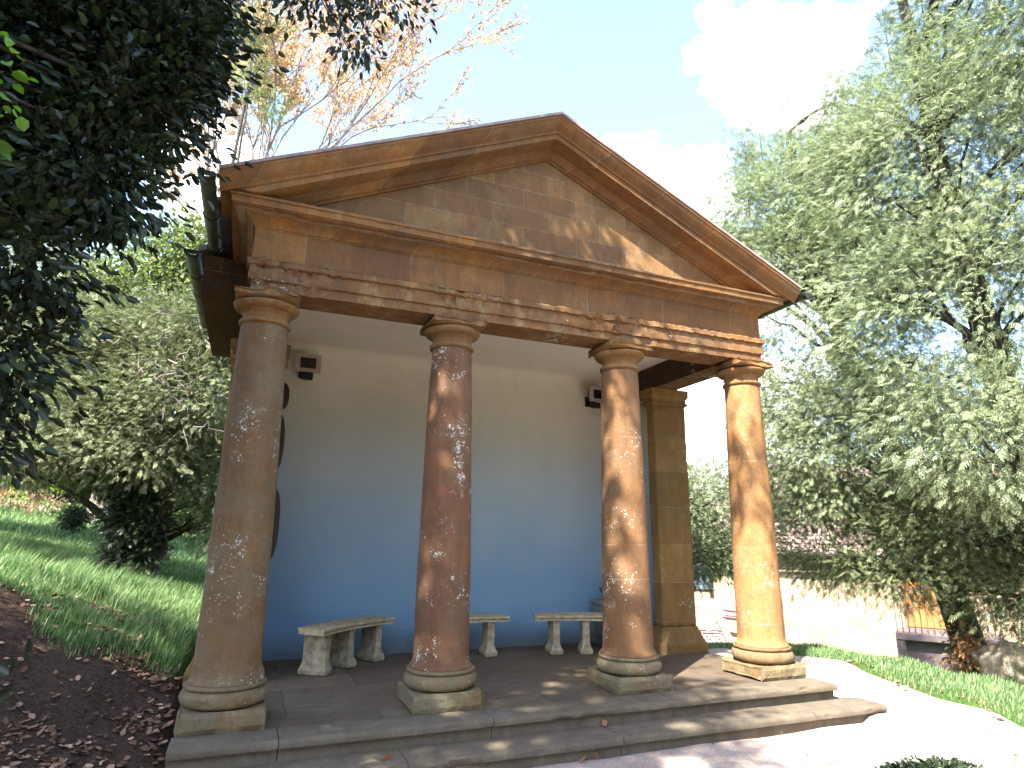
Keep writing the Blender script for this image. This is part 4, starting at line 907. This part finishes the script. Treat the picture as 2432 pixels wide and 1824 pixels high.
# far left background
tree('far_shrub', (-7.2, 22, gz(-7.2, 22)), 'yellow-green shrub in sun at the far left beyond the bank', 'shrub', [(-7.0, 20, 3.6, 1.6, 1, .8), (-5.4, 20, 3.3, 1.0, .8, .5), (-6.4, 18.5, 2.9, .9, .5, .4)], leafmat('sunlit_yellow_leaves', (.2, .32, .04), (.27, .36, .06), trans=.4), M_bark, 130, 16, .2, .16, T=LEAF, seed=61)
tree('azalea_bush', (-6.4, 18, gz(-6.4, 18)), 'pink flowering azalea on the far left skyline of the bank', 'shrub', [(-6.2, 17, 2.35, .6, .5, .28), (-5.5, 17, 2.2, .35, .4, .22)], leafmat('pink_blossom', (.5, .25, .22), (.42, .28, .2), (.2, .28, .1), trans=.3), M_bark, 50, 12, .12, .10, T=LEAF, seed=62)
tree('far_shrub', (-.6, 17, gz(-.6, 17)), 'bright green shrub beside the left column in the distance', 'shrub', [(-2.0, 15.5, 1.9, .7, .6, .45), (-1.3, 15.5, 1.7, .6, .5, .4), (-.9, 16, 2.6, .9, .6, .6)], M_brd, M_bark, 140, 16, .16, .13, T=LEAF, seed=63)
tree('dark_shrub', (-3.55, 11.6, gz(-3.55, 11.6)), 'small dark clipped bush left of the pale trunk', 'shrub', [(-3.55, 11.5, 1.7, .3, .3, .3)], M_oak, M_bark, 90, 14, .08, .1, T=YEWF, seed=64, inner=.1)
bt_ = thing('beech_trunk', (-4.3, 18, gz(-4.3, 18)), 'pale grey tree trunk with flared roots beyond the grass bank', 'tree')
zb = gz(-4.3, 18)
def bw(t, z): return .12*max(0, math.sin(3*t))*max(0, 1-(z)/.9)
MB().lathe((-4.3, 18, zb-.1), [(.55, 0), (.42, .25), (.34, .6), (.3, 1.0), (.28, 2.2), (.26, 5.)], 24, bw).build('trunk', M_paleb, bt_, smooth=True)
pos, d, cc, bi = crown_pts([(-4.3, 18, 6.6, 2.4, 2, 1.6)], 260, 16, .3, np.random.default_rng(65), .3); V, Fc = instance(pos, d, np.full(len(pos), .22), LEAF, rng, 1.); mesh_obj('crown', V, Fc, M_yewD, bt_)
# distant hedge woods to close the horizon
def wood(name, pts, n, size, mat, seed, hgt):
    rg = np.random.default_rng(seed); bl = []
    for (x, y) in pts: z = gz(x, y); bl.append((x, y, z+hgt*.5, hgt*.55, hgt*.45, hgt*.55))
    pos, d, c, b = crown_pts(bl, n, 16, .6, rg, .5, .2); V, Fc = instance(pos, d, size*(.7+.6*rg.random(len(pos))), LEAF, rg, 1.)
    return tag(mesh_obj(name, V, Fc, mat), 'distant belt of dark trees behind the left bank', 'woodland', kind='stuff')
wood('distant_woodland', [(-16, 30), (-12, 33), (-8, 35), (-4, 36), (0, 37), (4, 36), (-20, 27), (-24, 24)], 1500, .5, M_yewD, 71, 6)
# boulder and dry shrub on the right
bv, bf = [], []
mb = MB(); c0 = Vector((9.0, -.15, -.12)); n = 22
for i in range(n+1):
    for j in range(n*2):
        a = math.pi*i/n; b = math.pi*j/n; p = Vector((math.sin(a)*math.cos(b), math.sin(a)*math.sin(b), math.cos(a))); f = 1+.28*fbm(p, 1.4, 4); bv.append((c0.x+p.x*.38*f, c0.y+p.y*.42*f, c0.z+p.z*.27*f))
for i in range(n):
    for j in range(n*2): k = (j+1) % (n*2); bf.append((i*n*2+j, (i+1)*n*2+j, (i+1)*n*2+k, i*n*2+k))
tag(mesh_obj('boulder', np.array(bv), bf, stone('pale_boulder', gain=(1, 1, 1), A=(.42, .36, .27), B=(.34, .28, .2), C=(.5, .46, .38), bumps=.03), smooth=True), 'pale rounded boulder on the grass edge at the far right', 'boulder')
tree('dry_shrub', (8.75, .45, gz(8.75, .45)), 'dry brown leafy shrub beside the pale boulder', 'shrub', [(8.75, .30, -.1, .2, .2, .22), (8.8, .25, .12, .15, .15, .2)], M_brown, M_bark, 36, 12, .07, .07, T=LEAF, seed=66, inner=.1)

# ------------------------------------------------------------------ grass, litter, small plants
def blades(n, xf, yf, hfun, keepf, seed, bend=.5, wd=.006):
    rg = np.random.default_rng(seed); x = rg.uniform(*xf, n); y = rg.uniform(*yf, n)
    k = rg.random(n) < keepf(x, y); x, y = x[k], y[k]; n = len(x); z = samp(x, y)-.005
    h = hfun(x, y, rg)*(.5+rg.random(n)); a = rg.random(n)*2*np.pi; bd = bend*rg.random(n)*h+.0
    wx, wy = -np.sin(a)*wd*.5, np.cos(a)*wd*.5; ww = 1+rg.random(n); wx *= ww; wy *= ww
    ln = np.array([.35, -.15]); bx, by = np.cos(a)*bd+ln[0]*h*.5, np.sin(a)*bd+ln[1]*h*.5
    V = np.stack([np.c_[x-wx, y-wy, z], np.c_[x+wx, y+wy, z], np.c_[x+wx*.8+bx*.35, y+wy*.8+by*.35, z+h*.6], np.c_[x-wx*.8+bx*.35, y-wy*.8+by*.35, z+h*.6], np.c_[x+bx, y+by, z+h*.92], np.c_[x+bx+wx*.1, y+by+wy*.1, z+h*.92]], 1)
    b = np.arange(n)[:, None, None]*6; Fc = (b+np.array([[0, 1, 2, 3], [3, 2, 5, 4]])[None]).reshape(-1, 4); return V.reshape(-1, 3), Fc
def pn(x, y, s, sd): return .5+.5*np.sin(x*s+sd+1.7*np.sin(y*s*.7+sd))*np.sin(y*s*1.1+1.3*np.sin(x*s*.8+sd*2))
M_grass = leafmat('grass_blades', (.085, .18, .065), (.135, .235, .09), (.29, .30, .15), rough=.5, spec=.35, trans=.35, sc=1.4)
kL = lambda x, y: np.clip(1-soilness(x, y)*1.08, 0, 1)*np.where(pn(x, y, 2.3, 1.) > .2, 1, .3)*np.where(pn(x, y, 6.1, 2.) > .15, 1, .5)*np.where((x > -.45) & (y < 3.4), 0, 1)
V, Fc = blades(190000, (-7, .6), (1.2, 9.5), lambda x, y, rg: .07+.17*pn(x, y, 1.9, .3)*(.5+pn(x, y, 5.2, 1.3))*np.clip((y-1.5)/2, .3, 1), kL, 81)
V2, Fc2 = blades(60000, (-10, 3), (9, 22), lambda x, y, rg: .14+0*x, lambda x, y: .9+0*x, 82, wd=.016)
tag(mesh_obj('grass', np.r_[V, V2], np.r_[Fc, Fc2+len(V)], M_grass), 'long tufted green grass on the bank left of the temple', 'grass', kind='stuff')
def kR(x, y):
    e = np.array([path_right(v) for v in np.clip(y, -9, 1.89)]); e = np.where(y < -3, e+(-3-y)*1.4, e)
    s = np.clip((x-e)/.25, 0, 1)*np.where(pn(x, y, 3.1, 2.) > .2, 1, .35); s = np.where(y > 1.9, np.where(x > 5.6, 1, 0), s); return s
V, Fc = blades(120000, (5.6, 9.3), (-4.5, 5.5), lambda x, y, rg: .04+.07*pn(x, y, 2.2, .9)*np.clip((x-6.6)/1., .3, 1), kR, 83)
tag(mesh_obj('grass', V, Fc, M_grass), 'bright sunlit grass verge right of the path', 'grass', kind='stuff')
M_lit = leafmat('fallen_leaves', (.17, .085, .05), (.27, .15, .09), (.36, .25, .17), rough=.7, spec=.2, trans=.0, sc=4)
def litter(n, fx, fy, pf, seed, size):
    rg = np.random.default_rng(seed); x = rg.uniform(*fx, n); y = rg.uniform(*fy, n); k = rg.random(n) < pf(x, y); x, y = x[k], y[k]; z = samp(x, y)+.012+.012*rg.random(len(x))
    d = unit(np.c_[rg.normal(size=(len(x), 2)), rg.normal(size=len(x))*.25]); return instance(np.c_[x, y, z], d, size*(.5+rg.random(len(x))), leaf_template(.7, .1, .12), rg, .35)
V, Fc = litter(30000, (-4.5, -.4), (-4.5, 3.6), lambda x, y: (.10+.5*(pn(x, y, 2.6, .5) > .55)+.4*(y < -.6))*soilness(x, y), 91, .05)
V2, Fc2 = litter(2600, (5.9, 9), (-4.5, 3.5), lambda x, y: np.where(np.abs(x-np.array([path_right(v) for v in np.clip(y, -9, 1.89)])-.05) < .16, .6, .04), 92, .045)
V4, Fc4 = litter(2600, (-1.9, -.5), (2.0, 3.6), lambda x, y: .75*np.exp(-((x+1.05)**2+(y-3.0)**2)/.06)+.35*(pn(x, y, 4.3, 2.2) > .62), 94, .05)
V4[:, 2] += .05
V3, Fc3 = litter(900, (-.6, 6.2), (-4, -.92), lambda x, y: .08+.7*(y > -1.0), 93, .03)
tag(mesh_obj('leaf_litter', np.r_[V, V2, V3, V4], np.r_[Fc, Fc2+len(V), Fc3+len(V)+len(V2), Fc4+len(V)+len(V2)+len(V3)], M_lit), 'scattered brown dead leaves on the soil bank and path edges', 'leaf litter', kind='stuff')
# single fallen leaves on the steps
rgl = np.random.default_rng(95)
LL = [(2.63, -.93, -.262, 'curled russet leaf lying against the foot of the lower step'), (2.48, -.97, -.262, 'flat orange leaf on the path in front of the lower step'), (3.92, -.62, -.14, 'russet leaf in the corner between the two steps towards the right'), (2.9, -.63, -.14, 'small brown leaf in the corner between the two steps near the middle'), (1.05, -.8, -.14, 'reddish leaf on the lower step near the left column')]
for x, y, z, lab in LL:
    d = unit(np.array([[rgl.normal(), rgl.normal(), .25]])); V, Fc = instance(np.array([[x, y, z+.012]]), d, np.array([.075]), leaf_template(.75, .16, .25), rgl, .5)
    tag(mesh_obj('fallen_leaf', V, Fc, simple('russet_leaf', (.36, .13, .06), .7)), lab, 'leaf', 'single fallen leaves on the steps')
# bramble sprig at the left edge
def sprig(name, base, label, cat, n, mat, seed, hgt, lf):
    rg = np.random.default_rng(seed); t = thing(name, base, label, cat); mb = MB(); P_ = []; D_ = []
    for i in range(n):
        tip = Vector(base)+Vector((rg.normal()*hgt*.3, rg.normal()*hgt*.2, hgt*(.6+.5*rg.random()))); pts = [Vector(base).lerp(tip, f)+Vector((0, 0, .12*hgt*math.sin(math.pi*f))) for f in np.linspace(0, 1, 6)]; mb.tube(pts, [.004*(1-.6*f) for f in np.linspace(0, 1, 6)], 5)
        for p in pts[2:]:
            for k in range(2): P_.append(p[:]); D_.append(unit(rg.normal(size=3)+[0, 0, .2]))
    mb.build('stems', M_bark, t); V, Fc = instance(np.array(P_), np.array(D_), lf*(.7+.5*rg.random(len(P_))), leaf_template(.72), rg, .8); mesh_obj('leaves', V, Fc, mat, t)
sprig('bramble_shoot', (-1.25, -1.35, gz(-1.25, -1.35)), 'dark leafy bramble shoot standing at the left edge of the view', 'plant', 5, M_oak, 97, 1.05, .1)
# ivy clump at the bottom right on the path
rg = np.random.default_rng(98); n = 1500; a = rg.random(n)*2*np.pi; rr = np.sqrt(rg.random(n)); x = 4.55+.62*rr*np.cos(a); y = -2.16+.28*rr*np.sin(a); z = -.27+.13*(1-rr**2)*(.6+.4*rg.random(n))
V, Fc = instance(np.c_[x, y, z], unit(np.c_[np.cos(a), np.sin(a), .3+0*a]+rg.normal(size=(n, 3))*.5), .05*(.6+.8*rg.random(n)), LEAF, rg, .6)
ic = thing('ground_ivy_clump', (4.55, -2.16, -.27), 'low dark green clump of leaves at the bottom right edge of the path', 'plant'); mesh_obj('leaves', V, Fc, M_oak, ic)

# unseen trees added behind the camera to cut sky light on the facade
for k, (x, y, h) in enumerate(((5.5, -13, 8), (.5, -15, 9), (-6, -15, 9), (10.5, -10, 7))):
    tree('added_shade_tree', (x, y, gz(x, y)), ['unseen tree added behind the viewpoint, nearest the path', 'unseen tree added behind the viewpoint, second along', 'unseen tree added behind the viewpoint, furthest left', 'unseen tree added behind the viewpoint, furthest right'][k], 'tree',
         [(x, y, h*.55, 2.6, 2.2, h*.42), (x+1.2, y, h*.35, 2.2, 2, h*.3)], M_oak, M_bark, 260, 14, .5, .38, T=LEAF, seed=200+k, inner=.5, trunk_pts=[(x, y, -.3), (x, y, h*.8)], trunk_r=.25, nlimb=0, group='unseen trees added to block sky light')
